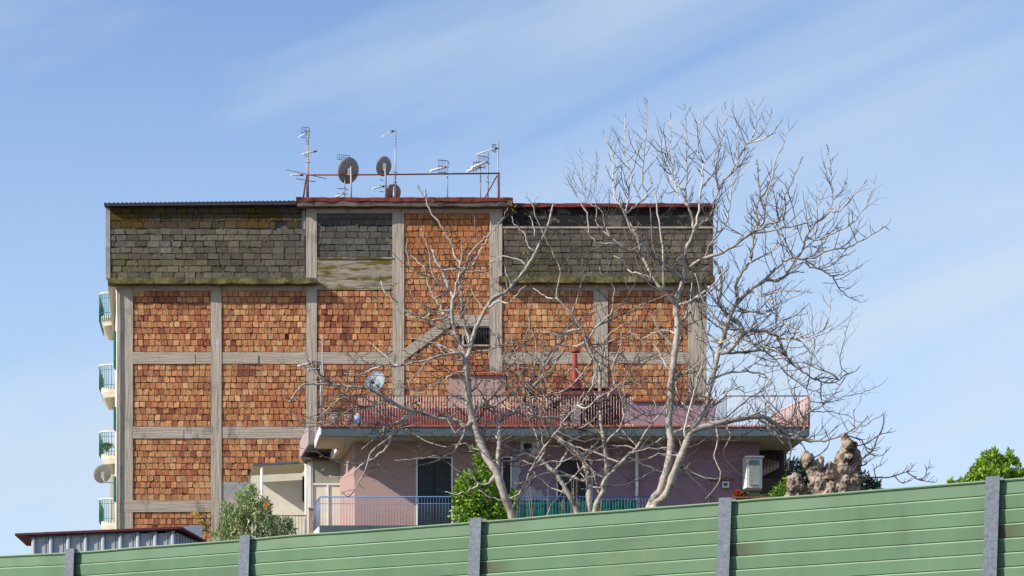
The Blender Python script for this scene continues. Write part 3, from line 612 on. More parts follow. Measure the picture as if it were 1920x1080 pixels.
def antenna(label, masts, booms, grids=(), rods=(), group='television aerials on the flat roof', Y=YR, base=None, nm='tv_antenna'):
    # masts: (x, ytop, r); booms: (x0,y0,x1,y1,thick); grids: (x0,y0,x1,y1) reflector screens; rods: dark cross rods
    m0 = masts[0]; b = base if base is not None else zr
    t = thing(nm, (PX(m0[0], Y), Y, b), label, 'antenna', group)
    for x, yt, r_ in masts:
        a = MB().tube((PX(x, Y), Y, b), P(x, yt, Y), r_, 6)
        a.build('mast', M['metal'], t)
    for x0, y0, x1, y1, th in booms:
        a = P(x0, y0, Y - .25); c = P(x1, y1, Y + .1); d = c - a; a_ = MB().tube(a, c, th, 5); nn = max(3, int(d.length / .1))
        for k in range(nn):
            q = a.lerp(c, (k + .5) / nn); s = Vector((d.y, -d.x, 0)).normalized(); a_.tube(q - s * .13 - Vector((0, 0, .02)), q + s * .13 + Vector((0, 0, .02)), .012, 4)
        a_.build('boom', M['alu'], t)
        MB().path([c - d.normalized() * .1, c + d.normalized() * .06], .045, 6).build('clamp', M['clamp'], t)
    for x0, y0, x1, y1 in grids:
        g = MB()
        for k in range(7):
            q = k / 6; g.tube(P(x0 + (x1 - x0) * q, y0 + q * 1.5, Y + .15 - .1 * q), P(x0 + (x1 - x0) * q, y1 + q * 1.5, Y + .15 - .1 * q), .007, 3)
        for yy in (y0, (y0 + y1) / 2, y1): g.tube(P(x0, yy, Y + .15), P(x1, yy + 1.5, Y + .05), .011, 4)
        g.build('reflector', M['clamp'], t)
    if rods:
        g = MB()
        for x0, y0, x1, y1 in rods: g.tube(P(x0, y0, Y - .05), P(x1, y1, Y + .05), .016, 4)
        g.build('elements', M['clamp'], t)
    return t
antenna('tall twin mast aerial at the left end of the red pipe rack', [(578, 241, .03), (575, 262, .022)], [(560, 257, 575, 249, .022), (567, 289, 591, 283.5, .03), (546, 328, 566, 328, .03)], [(565, 238, 580, 258)], [(536, 318, 612, 335), (555, 335, 592, 341), (571, 245, 582, 246), (572, 292, 580, 293), (574, 304, 582, 305)])
antenna('tall middle mast with a thin aerial boom pointing left at its top', [(741.5, 241, .032)], [(717, 256, 736, 246, .016)], [], [(733, 245, 744, 247), (734, 248, 742, 244), (737, 322, 746, 324), (738, 341, 745, 342)])
antenna('low aerial half behind the largest dish with a wide grid on top', [(646.5, 296, .022)], [(628, 370, 645, 362, .03)], [(632, 290, 656, 299), ], [(632, 353, 644, 354), (632, 363, 652, 364), (634, 299, 646, 300), (645, 352, 653, 357)])
antenna('low aerial under the smaller high dish, white boom pointing left', [(724, 330, .022)], [(698, 354, 720, 349, .03)], [], [(712, 337, 719, 338), (711, 348, 726, 349), (712, 359, 719, 360)])
antenna('single pole aerial with square grid in the middle of the rack span', [(839, 302, .024)], [(807, 321, 837, 313, .05)], [(822, 300, 838, 323)], [(821, 300, 837, 301), (821, 312, 843, 313), (821, 323, 837, 324), (839, 301, 843, 308)])
antenna('aerial on the reddish pole right of the single pole aerial', [(901, 302, .024)], [(875, 322, 899, 314, .05)], [], [(887, 304, 903, 304.5), (893, 302, 893, 322), (888, 303, 888, 322)])
antenna('aerial with broad white booms between the reddish pole and the end mast', [(915, 286, .028)], [(884, 315, 913, 303, .05)], [(897, 292, 911, 314)], [(896, 292, 912, 293.5), (911, 294, 918, 298), (898, 314, 911, 315), (911, 303, 919, 308), (912, 340, 918, 343)])
antenna('tall mast at the right end of the rack with a long sloping boom', [(934, 264, .028)], [(893, 290, 932, 277.5, .024)], [(923, 270, 930, 284)], [(930, 277, 937, 278)])
antenna('short bare stub pole on the red roof edge', [(797, 354, .026)], [], nm='stub_pole')
rk = thing('pipe_rack', rb(577), 'rust red pipe rack running across the roof between the end masts', 'pipe rack')
MB().path([P(576, 328, YR - .1), P(700, 327.5, YR - .1), P(937, 325, YR - .1)], .032, 6).build('cross_pipe', M['rust'], rk)
for a, b in (((577, 328), (577, 372)), ((936, 325), (936, 372)), ((575, 328), (568, 372)), ((573, 338), (567, 372)), ((932, 329), (904, 373))):
    MB().tube(P(*a, YR - .08), P(b[0], b[1] + 8, YR - .06), .03, 6).build('leg', M['rust'], rk)
antenna('aerial on the terrace pole in front of the lower clay wall', [(604.5, 628, .022), (601.5, 684, .02)], [(559, 686, 584, 680, .028), (577, 693, 596, 692.5, .03)], [(585, 678, 600, 692)], [(585, 678, 607, 679), (584, 690, 605, 691)], group='television aerials on the pink house', Y=73.4, base=zfl - .05)

# ------------------------------------------------------------------ shed
sh = thing('metal_shed', (PX(190, 45), 45, 0), 'low grey metal shed with maroon roof edge at lower left', 'shed'); Y = 45.0
MB().prism([(PX(61, Y), Y), (PX(328, Y), Y), (PX(385, 47.8), 47.8), (PX(90, 48), 48)], 0, PZ(1000, Y)).build('wall', M['shedwall'], sh)
mb = MB()
for i in range(9):
    x = 63.5 + i * 32.6; mb.path([(PX(x, Y), Y - .03, 0), (PX(x, Y), Y - .03, PZ(996 + (8 - i) * 1.2, Y))], .045, 8)
mb.build('rib', M['shedwall'], sh)
mb = MB()
for i in range(8):
    for k in range(2): x = 63.5 + i * 32.6 + 20 + k * 5; mb.box(PX(x, Y), PX(x + 2, Y), Y - .02, Y + .01, 0, PZ(997, Y))
for i in range(11):
    q = (i + .5) / 11; x = PX(328, Y) + (PX(385, 47.8) - PX(328, Y)) * q; yy = Y + 2.8 * q; mb.box(x, x + .04, yy - .03, yy + .05, 0, PZ(998, Y))
mb.build('corrugation', M['shedwall'], sh)
a, b, c, d = P(28, 1000, 44.86), P(340, 987, 44.86), P(388, 1014, 48.2), P(50, 1020, 48.2)
th = Vector((0, 0, .045))
rr = MB(); rr.add([a, b, c, d, a - th, b - th, c - th, d - th], [(0, 1, 2, 3), (7, 6, 5, 4), (0, 4, 5, 1), (1, 5, 6, 2), (2, 6, 7, 3), (3, 7, 4, 0)])
rr.build('roof', M['shedroof'], sh)
MB().hexa(P(50, 1001, 44.9), P(50, 1007, 44.9), P(336, 993.5, 44.9), P(336, 988.8, 44.9), (0, .05, 0)).build('gutter', M['sheet'], sh)
MB().pb(58.5, 1001, 61, 1100, Y - .03, .1).build('corner_board', M['wood'], sh)
fl = leafy('wild_flower', 'yellow flowering weed against the building foot above the shed', 'plant', [(388, 985, 10, 14), (380, 970, 8, 8)], 160, .10, [(.10, .16, .03)], 56, stems=[(.02, [(386, HY + 20, 0), (387, 1000, 0), (384, 965, 0)])], seed=3)
f = MB(); r_ = random.Random(5)
for cx, cy in ((362, 963), (370, 961.5), (388, 958.5), (374, 976), (373, 996), (380, 1005), (392, 966)):
    for _ in range(14):
        p = P(cx + r_.uniform(-1.5, 1.5), cy + r_.uniform(-1, 1), 56 + r_.uniform(-.05, .05)); a_ = Vector((r_.uniform(-1, 1), -.3, r_.uniform(-1, 1))).normalized() * .05; b_ = a_.orthogonal().normalized() * .015
        f.add([p, p + a_ * .5 + b_, p + a_, p + a_ * .5 - b_], [(0, 1, 2, 3)], (.75, .50, .02))
f.build('blossom', M['leaf'], fl)

# ------------------------------------------------------------------ noise barrier
nb = thing('noise_barrier', (0, 25, 0), 'green metal slat noise barrier with grey steel posts across the foreground', 'barrier')
BP = [(-170, 1050, 29.6), (138, 1036, 27.8), (465, 1011, 26.6), (897, 978.5, 25.1), (1364, 941, 23.8), (1865, 900.5, 22.4), (2380, 860, 21.1)]
for i in range(len(BP) - 1):
    (xa, ya, Ya), (xb, yb, Yb) = BP[i], BP[i + 1]; A = P(xa, ya, Ya); B = P(xb, yb, Yb); tn = (B - A); hd = Vector((tn.x, tn.y, 0)).normalized(); nr = Vector((hd.y, -hd.x, 0))
    if nr.y > 0: nr = -nr
    prof = [(0, -.09), (0, .0), (.012, .012), (.006, .024), (-.012, .026), (-.012, .010)]
    prof = [(.0, -.04), (.012, -.006), (.020, .008), (.020, .014)]  # (down, outward)
    rows = [(0.0, -.05), (-.004, .012), (.008, .02), (.022, .012), (.022, .0)]
    k = 0; z = .022; nbd = int((A.z + .1) / .15)
    for k in range(nbd):
        zt = .022 + k * .15; rows += [(zt + .127, .004), (zt + .128, -.011), (zt + .135, -.010), (zt + .140, .010), (zt + .150, .017)]
    NU = 110; vs = []; fs = []; cs = []
    dents = [(rnd.uniform(0, 1), rnd.uniform(.05, .2), rnd.uniform(-.012, .012)) for _ in range(3)]
    for u in range(NU + 1):
        q = u / NU; c = A.lerp(B, q); sag = sum(dz * math.exp(-((q - du) / dw) ** 2) for du, dw, dz in dents) if i else 0
        for (dz, o_) in rows: vs.append(c + nr * o_ + Vector((0, 0, -dz + (sag if dz < .03 else sag * .15))))
    m_ = len(rows); L_ = (B - A).length
    for u in range(NU):
        for j in range(m_ - 1):
            a = u * m_ + j; fs.append((a, a + 1, a + m_ + 1, a + m_))
            bi = max(0, (j - 4) // 5); kk = 1 + .05 * (((bi * 37 + i * 11) % 7) / 3.5 - 1); q = (u + .5) / NU * L_
            dirt = 0
            if bi in (3, 6) and (j - 4) % 5 == 0: dirt = max(0, 1 - q / .55) * .8 if (bi + i) % 2 == 0 or bi == 3 else 0
            if j < 8: dirt = max(dirt, .25 * max(0, noise.noise(Vector((q * 1.3 + i * 7, bi, 0)))))
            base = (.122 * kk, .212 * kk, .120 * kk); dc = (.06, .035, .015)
            if j >= 4 and (j - 4) % 5 in (3, 4): base = (.25, .36, .22)  # board lips coloured paler: the bright highlight line is painted in
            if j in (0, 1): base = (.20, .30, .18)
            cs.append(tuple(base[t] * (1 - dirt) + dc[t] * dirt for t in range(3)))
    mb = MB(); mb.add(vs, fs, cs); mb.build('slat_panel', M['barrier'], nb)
    mb = MB().hexa(A - nr * .06, Vector((A.x, A.y, 0)) - nr * .06, Vector((B.x, B.y, 0)) - nr * .06, B - nr * .06, -nr * .03); mb.build('back_sheet', M['post'], nb)
for i, (x, y, Yp) in enumerate(BP):
    c = P(x, y - 6.5, Yp); (xa, ya, Ya), (xb, yb, Yb) = BP[max(0, i - 1)], BP[min(len(BP) - 1, i + 1)]; hd = P(xb, yb, Yb) - P(xa, ya, Ya); hd.z = 0; hd.normalize(); nr = Vector((hd.y, -hd.x, 0))
    if nr.y > 0: nr = -nr
    ln = Vector((-.034 * c.z, 0, -c.z)); t = MB(); w_ = .075
    slope = (P(xb, yb, Yb).z - P(xa, ya, Ya).z) / (P(xb, yb, Yb) - P(xa, ya, Ya)).length * w_
    def cs_(o_, s_): return c + hd * s_ * w_ + nr * o_ + Vector((0, 0, slope * s_ if False else 0))
    for o1, o2, wv in ((.062, .074, 1), (-.074, -.062, 1)):
        a = cs_(o2, -wv); b = cs_(o2, wv); t.hexa(a, a + ln, b + ln, b, nr * (o1 - o2))
    a = c - hd * .004 + nr * .0615; t.hexa(a, a + ln, a + hd * .008 + ln, a + hd * .008, -nr * .123)
    t.build('post', M['post'], nb)

# ------------------------------------------------------------------ bare trees
def cr(pts, per=4):
    o_ = []; n = len(pts)
    for i in range(n - 1):
        p0 = pts[max(0, i - 1)]; p1 = pts[i]; p2 = pts[i + 1]; p3 = pts[min(n - 1, i + 2)]
        for k in range(per):
            t = k / per; o_.append(.5 * ((2 * p1) + (p2 - p0) * t + (2 * p0 - 5 * p1 + 4 * p2 - p3) * t * t + (3 * p1 - p0 - 3 * p2 + p3) * t ** 3))
    o_.append(pts[-1].copy()); return o_
def bare_tree(name, label, Y, paths, seed, dens=1.0, leaves=0, up=.5, lenk=1.0, basez=0, spread=1.0, med=.16, wander=(640, 900, 20)):
    r_ = random.Random(seed); S = FPX / Y; t = None; limbs = []; tr = MB(); cw = MB(); tips = []
    mids = []
    for idx, (ra, rb_, pts) in enumerate(paths):
        n = len(pts)
        if idx == 0 or not limbs: d0 = 0.; near = None
        else:
            best = 1e9
            for lb in limbs:
                for q in lb:
                    dd = (q[0] - pts[0][0]) ** 2 + (q[1] - pts[0][1]) ** 2
                    if dd < best: best = dd; near = q
            d0 = near[2]
        trunkish = pts[0][1] > 1000
        if trunkish: d0 = (idx % 3 - 1) * .25 if idx else 0
        sl_ = 0 if trunkish and ra > 5 else r_.uniform(-.42, .42) * spread
        L = 0; pp = []
        for k, (x, y) in enumerate(pts):
            if k: L += math.hypot(x - pts[k - 1][0], y - pts[k - 1][1]) / S
            pp.append((x, y, d0 + sl_ * L + .12 * math.sin(L * 1.7 + idx)))
        if near is not None and idx and not trunkish and best < 900: pp[0] = near
        limbs.append(pp); W = [P(x, y, Y + d) for x, y, d in pp]
        if trunkish: W[0].z = basez if 0 else 0
        C = cr(W, 4); m = len(C)
        for j in range(1, m - 1): C[j] += Vector((r_.uniform(-1, 1), r_.uniform(-1, 1), r_.uniform(-1, 1))) * .012 * (1 + 1.2 * (ra < 4))
        rb_ *= .7 if rb_ < 1.6 else 1; rad = [max(.007, (ra + (rb_ - ra) * (j / (m - 1)) ** .8) / S * (1 + .10 * math.sin(j * 1.9 + idx))) for j in range(m)]
        big = ra >= 2.6
        (tr if big else cw).path(C, rad, 8 if ra > 4 else 6, twc(r_, rad[0]) if not big else None)
        mids.append((C, rad, ra, trunkish))
    def grow(p, d, L, r0, lev):
        n = max(3, int(L / .16)); pts = [p]; q = p.copy(); d = d.normalized(); cv = Vector((r_.uniform(-1, 1), r_.uniform(-1, 1), 0)) * .1
        for k in range(n):
            d = (d + Vector((r_.uniform(-1, 1), r_.uniform(-1, 1), r_.uniform(-1, 1))) * .17 + cv * .35 + Vector((0, 0, up * .17))).normalized()
            q = q + d * (L / n); pts.append(q)
        rr_ = [r0 * (1 - .38 * k / n) for k in range(n + 1)]
        cw.path(pts, rr_, 4 if lev == 0 else 3, twc(r_, r0), cap=False)
        tips.append(pts[-1])
        if lev < 2 and n > 2:
            for k in range(1, n + 1):
                if r_.random() < (.72 if lev <= 0 else .45):
                    dd = (pts[k] - pts[k - 1]).normalized(); ax = Vector((r_.uniform(-1, 1), r_.uniform(-1, 1), r_.uniform(-1, 1))).normalized()
                    nd = Matrix.Rotation(r_.uniform(.5, 1.05), 3, dd.cross(ax).normalized()) @ dd
                    grow(pts[k], nd, L * r_.uniform(.22, .5) * (1 if lev == 0 else .7), rr_[k] * .72, lev + 1)
    ymin, ymax, cnt = wander; cand = [(C, rad, j) for C, rad, ra, tk in mids for j in range(1, len(C) - 1) if PZ(ymax, Y) < C[j].z < PZ(ymin, Y) and rad[j] > .017]
    for _ in range(cnt):
        C, rad, j = r_.choice(cand); p = C[j].copy(); sgn = r_.choice((-1, 1)); th = r_.uniform(-.5, .9); om = r_.uniform(-.5, .5); dy = r_.uniform(-.5, .5); L = r_.uniform(1.1, 2.9); n = int(L / .13); pts = [p]
        for k in range(n):
            om += r_.uniform(-.35, .35); om *= .8; th += om * .35 + .035; th = max(-1.0, min(1.75, th)); dy += r_.uniform(-.15, .15); dy *= .95
            q = Vector((sgn * math.cos(th), dy * .7, math.sin(th))).normalized() * .13; q.rotate(Matrix.Rotation(r_.uniform(-.3, .3), 3, 'Y')); pts.append(pts[-1] + q)
        r0 = min(rad[j] * .75, r_.uniform(.024, .038)); C2 = pts; rr = [r0 * (1 - .6 * k / n) for k in range(n + 1)]; cw.path(C2, rr, 5, twc(r_, r0)); mids.append((C2, rr, 1.5, False))
    for C, rad, ra, trunkish in mids:
        m = len(C); acc = 0; nxt = r_.uniform(.1, .5)
        tot = sum((C[j] - C[j - 1]).length for j in range(1, m)); run = 0; vis = C[0].z
        for j in range(1, m):
            sg = (C[j] - C[j - 1]); run += sg.length; acc += sg.length
            if C[j].z < PZ(985, Y): acc = 0; continue
            if trunkish and ra > 5 and C[j].z < PZ(860, Y): acc = 0; continue
            while acc > nxt:
                acc -= nxt; nxt = r_.uniform(.13, .42) / dens
                c0 = C[j] - sg * min(1, acc / max(sg.length, 1e-6)); dd = sg.normalized(); side = Vector((r_.choice((-1, 1)), r_.uniform(-.8, .8) * spread, r_.uniform(-.2, .6)))
                nd = (dd * r_.uniform(.25, .9) + side * r_.uniform(.5, .95) + Vector((0, 0, r_.uniform(0, .4) * up)))
                L = r_.choice((.25, .4, .6, .8, 1.1)) * r_.uniform(.7, 1.25) * lenk * min(1, .4 + .45 * (tot - run))
                if rad[j] > .022 and r_.random() < med * (1.6 if C[j].z < PZ(640, Y) else .5): grow(c0, nd + Vector((0, 0, -.5 * (C[j].z < PZ(700, Y)))), r_.uniform(1.1, 2.1) * lenk * min(1, .3 + .5 * (tot - run)), min(rad[j] * .7, r_.uniform(.02, .031)), -1)
                else: grow(c0, nd, L, min(rad[j] * .65, r_.uniform(.013, .020)), 0 if L > .35 else 1)
        if rad[-1] < .06: grow(C[-1], C[-1] - C[-2], r_.uniform(.12, .3), rad[-1], 0)
    base = paths[0][2][0]; t = thing(name, (PX(base[0], Y), Y, 0), label, 'tree', 'bare trees in front of the pink house')
    tr.build('trunk', M['bark'], t); cw.build('crown', M['twig'], t)
    if leaves:
        f = MB()
        for _ in range(leaves):
            p = r_.choice(tips)
            if p.z < PZ(950, Y): continue
            for k in range(4):
                a_ = Vector((r_.uniform(-1, 1), r_.uniform(-1, 1), r_.uniform(-.6, .8))).normalized(); b_ = a_.orthogonal().normalized() * .018; L = r_.uniform(.05, .10)
                f.add([p, p + a_ * L * .5 + b_, p + a_ * L, p + a_ * L * .5 - b_], [(0, 1, 2, 3)], (.34 * r_.uniform(.7, 1.1), .30 * r_.uniform(.7, 1.1), .03))
        f.build('young_leaves', M['leaf'], t)
    return t
def twc(r_, rad):
    k = r_.uniform(.75, 1.12); b = min(1, max(0, (rad - .0145) / .013)); lo = (.075, .05, .047); hi = (.54, .475, .41)
    return tuple((lo[i] * (1 - b) + hi[i] * b) * k for i in range(3))
TA = [
 (8.0, 6.2, [(985, 1560), (975, 1100), (962, 977), (945, 930), (932, 887), (915, 862), (900, 827), (885, 785), (879, 755), (877, 730), (875, 697), (872, 677)]),
 (5.0, 2.0, [(872, 677), (865, 652), (855, 630), (847, 600), (847, 580), (849, 562), (847, 550), (837, 530), (827, 505), (817, 490), (812, 472)]),
 (4.6, 2.0, [(873, 677), (882, 655), (885, 640), (892, 617), (902, 595), (910, 580), (927, 557), (945, 550), (960, 535), (980, 512), (990, 497), (1005, 472), (1015, 450), (1025, 430), (1035, 392)]),
 (3.4, 1.4, [(882, 653), (875, 622), (867, 595), (866, 567), (864, 542), (861, 522), (862, 495), (852, 480), (845, 455), (837, 440), (815, 407), (802, 387), (799, 370)]),
 (2.6, .9, [(861, 517), (870, 500), (880, 480), (900, 455), (917, 440), (930, 427), (942, 410), (952, 390)]),
 (2.2, .9, [(850, 560), (855, 537), (860, 515), (864, 490), (866, 470), (864, 455)]),
 (2.2, .9, [(862, 515), (887, 495), (900, 470), (917, 440), (920, 415)]),
 (3.0, 1.2, [(857, 640), (835, 620), (822, 607), (808, 612), (795, 600)]),
 (3.0, 1.2, [(850, 612), (830, 587), (825, 572), (812, 555), (805, 537), (800, 520), (795, 502), (782, 490), (770, 478)]),
 (1.8, .8, [(847, 580), (812, 585), (797, 575), (775, 560), (770, 545)]), (1.8, .8, [(812, 585), (797, 595), (775, 596), (760, 590)]),
 (3.4, 1.2, [(872, 672), (862, 662), (835, 665), (810, 672), (780, 680), (747, 686), (722, 684), (700, 684), (685, 677), (670, 664)]),
 (1.8, .8, [(743, 686), (735, 680), (720, 665), (702, 650), (690, 640)]), (2.0, .8, [(715, 685), (695, 692), (680, 700), (665, 702), (645, 700)]),
 (2.2, .9, [(910, 580), (935, 565), (955, 567), (970, 552), (985, 535)]), (2.0, .8, [(960, 535), (950, 515), (946, 495), (930, 490)]),
 (1.8, .8, [(1000, 478), (990, 460), (985, 440), (965, 420), (960, 405)]), (1.8, .8, [(1015, 450), (1003, 440), (1000, 420), (992, 405)]),
 (4.8, 1.8, [(888, 798), (875, 800), (855, 787), (825, 784), (800, 777), (775, 770), (750, 762), (727, 749), (707, 737), (687, 727), (655, 725), (620, 721), (575, 720), (560, 730), (545, 750)]),
 (2.8, 1.1, [(772, 771), (745, 792), (725, 797), (717, 815), (702, 820), (682, 810), (660, 802), (625, 796), (585, 801), (565, 820)]),
 (3.0, 1.1, [(778, 772), (750, 800), (732, 820), (700, 842), (690, 865), (675, 900), (662, 925), (650, 930)]),
 (2.0, .8, [(732, 820), (720, 845), (682, 870), (662, 885), (645, 895), (617, 892)]),
 (2.4, 1.0, [(722, 750), (700, 762), (687, 767), (670, 772), (640, 774), (615, 785), (590, 797)]),
 (2.0, .8, [(620, 721), (600, 705), (590, 690), (580, 672)]), (1.6, .7, [(655, 725), (645, 740), (620, 745), (600, 760)]),
 (3.0, 1.0, [(875, 807), (862, 830), (850, 847), (830, 855), (815, 855), (780, 861), (740, 862)]),
 (2.2, .9, [(925, 868), (905, 847), (887, 839), (870, 831), (845, 835)]),
 (2.4, .9, [(932, 900), (920, 905), (900, 907), (885, 892), (878, 880)]), (2.0, .8, [(900, 907), (885, 915), (870, 922), (852, 927), (835, 922)]),
 (5.0, 3.4, [(938, 905), (932, 885), (934, 855), (936, 822), (936, 800), (940, 780)]),
 (3.6, 1.6, [(940, 780), (960, 775), (975, 762), (990, 737), (1007, 717), (1025, 707), (1042, 695)]),
 (3.0, 1.2, [(1007, 717), (1015, 695), (1027, 670), (1037, 655), (1052, 640)]),
 (2.6, 1.0, [(936, 800), (925, 770), (907, 747), (895, 725), (892, 705), (885, 690)]),
 (2.2, .9, [(936, 822), (915, 812), (905, 800), (880, 802)]),
 (1.8, .8, [(837, 665), (820, 648), (800, 640), (770, 635)]), (1.8, .8, [(872, 690), (850, 700), (830, 715), (810, 722), (795, 735), (770, 738)]),
 (1.8, .8, [(876, 720), (860, 700), (840, 697)]), (1.8, .8, [(878, 745), (850, 745), (835, 760), (820, 770)]),
]
TB = [
 (5.6, 4.0, [(1125, 1560), (1100, 1080), (1082, 965), (1070, 935), (1057, 910), (1045, 892)]),
 (4.2, 1.8, [(1045, 892), (1025, 872), (1005, 860), (985, 850), (960, 842), (930, 828)]),
 (6.6, 4.6, [(1130, 1560), (1112, 1080), (1105, 955), (1104, 910), (1100, 880), (1090, 855), (1067, 837), (1047, 825)]),
 (3.8, 1.6, [(1060, 834), (1047, 815), (1032, 795), (1015, 783), (1000, 775), (990, 747), (985, 735), (962, 715), (947, 687), (940, 655), (930, 630)]),
 (5.6, 2.6, [(1140, 1560), (1122, 1080), (1115, 960), (1132, 920), (1137, 880), (1136, 855), (1132, 825), (1127, 792), (1125, 752), (1125, 715), (1122, 690), (1110, 665), (1100, 640)]),
 (2.8, 1.0, [(1102, 640), (1090, 615), (1070, 587), (1047, 560), (1045, 540), (1050, 507), (1038, 480), (1027, 455), (1012, 425), (997, 382)]),
 (2.4, .9, [(1102, 640), (1120, 610), (1142, 592), (1150, 567), (1150, 535), (1130, 520), (1125, 500)]),
 (1.8, .7, [(1050, 507), (1060, 490), (1072, 475)]), (1.8, .7, [(1090, 615), (1070, 620), (1045, 628), (1015, 620), (985, 615)]),
 (4.6, 2.6, [(1122, 935), (1132, 905), (1145, 887), (1165, 867), (1187, 847), (1222, 835), (1247, 820), (1285, 802)]),
 (3.0, 1.2, [(1187, 847), (1210, 812), (1232, 782), (1245, 765), (1262, 735)]),
 (2.8, 1.4, [(960, 955), (980, 915), (1000, 872), (1025, 832), (1047, 807), (1065, 780), (1082, 760), (1095, 735)]),
 (2.4, .9, [(1127, 770), (1140, 745), (1150, 720), (1148, 690), (1160, 660), (1165, 625)]),
 (2.2, .9, [(1125, 740), (1105, 725), (1088, 700), (1075, 690), (1060, 700)]),
 (2.2, .9, [(1047, 815), (1065, 800), (1080, 805), (1110, 790), (1120, 775)]), (2.2, .8, [(1057, 850), (1050, 870), (1030, 885), (1010, 890), (990, 902), (965, 905)]),
 (1.8, .7, [(985, 735), (975, 700), (970, 670), (960, 640), (955, 600)]), (2.0, .8, [(1032, 795), (1020, 765), (1020, 740), (1012, 700), (1020, 660), (1010, 630)]),
 (2.0, .8, [(1122, 690), (1135, 665), (1132, 640), (1150, 620), (1170, 610)]), (1.8, .7, [(1047, 560), (1020, 555), (1000, 540)]),
 (1.8, .8, [(1090, 855), (1110, 840), (1140, 842), (1160, 838)]), (1.8, .7, [(1100, 640), (1075, 650), (1055, 645), (1040, 655)]),
 (1.8, .7, [(1000, 872), (985, 865), (965, 862), (950, 850)]), (2.0, .8, [(1082, 760), (1100, 765), (1120, 745), (1145, 735), (1165, 715)]),
 (1.6, .7, [(1142, 592), (1165, 575), (1180, 550), (1172, 520)]), (1.6, .7, [(1070, 587), (1082, 560), (1090, 520), (1092, 485)]),
]
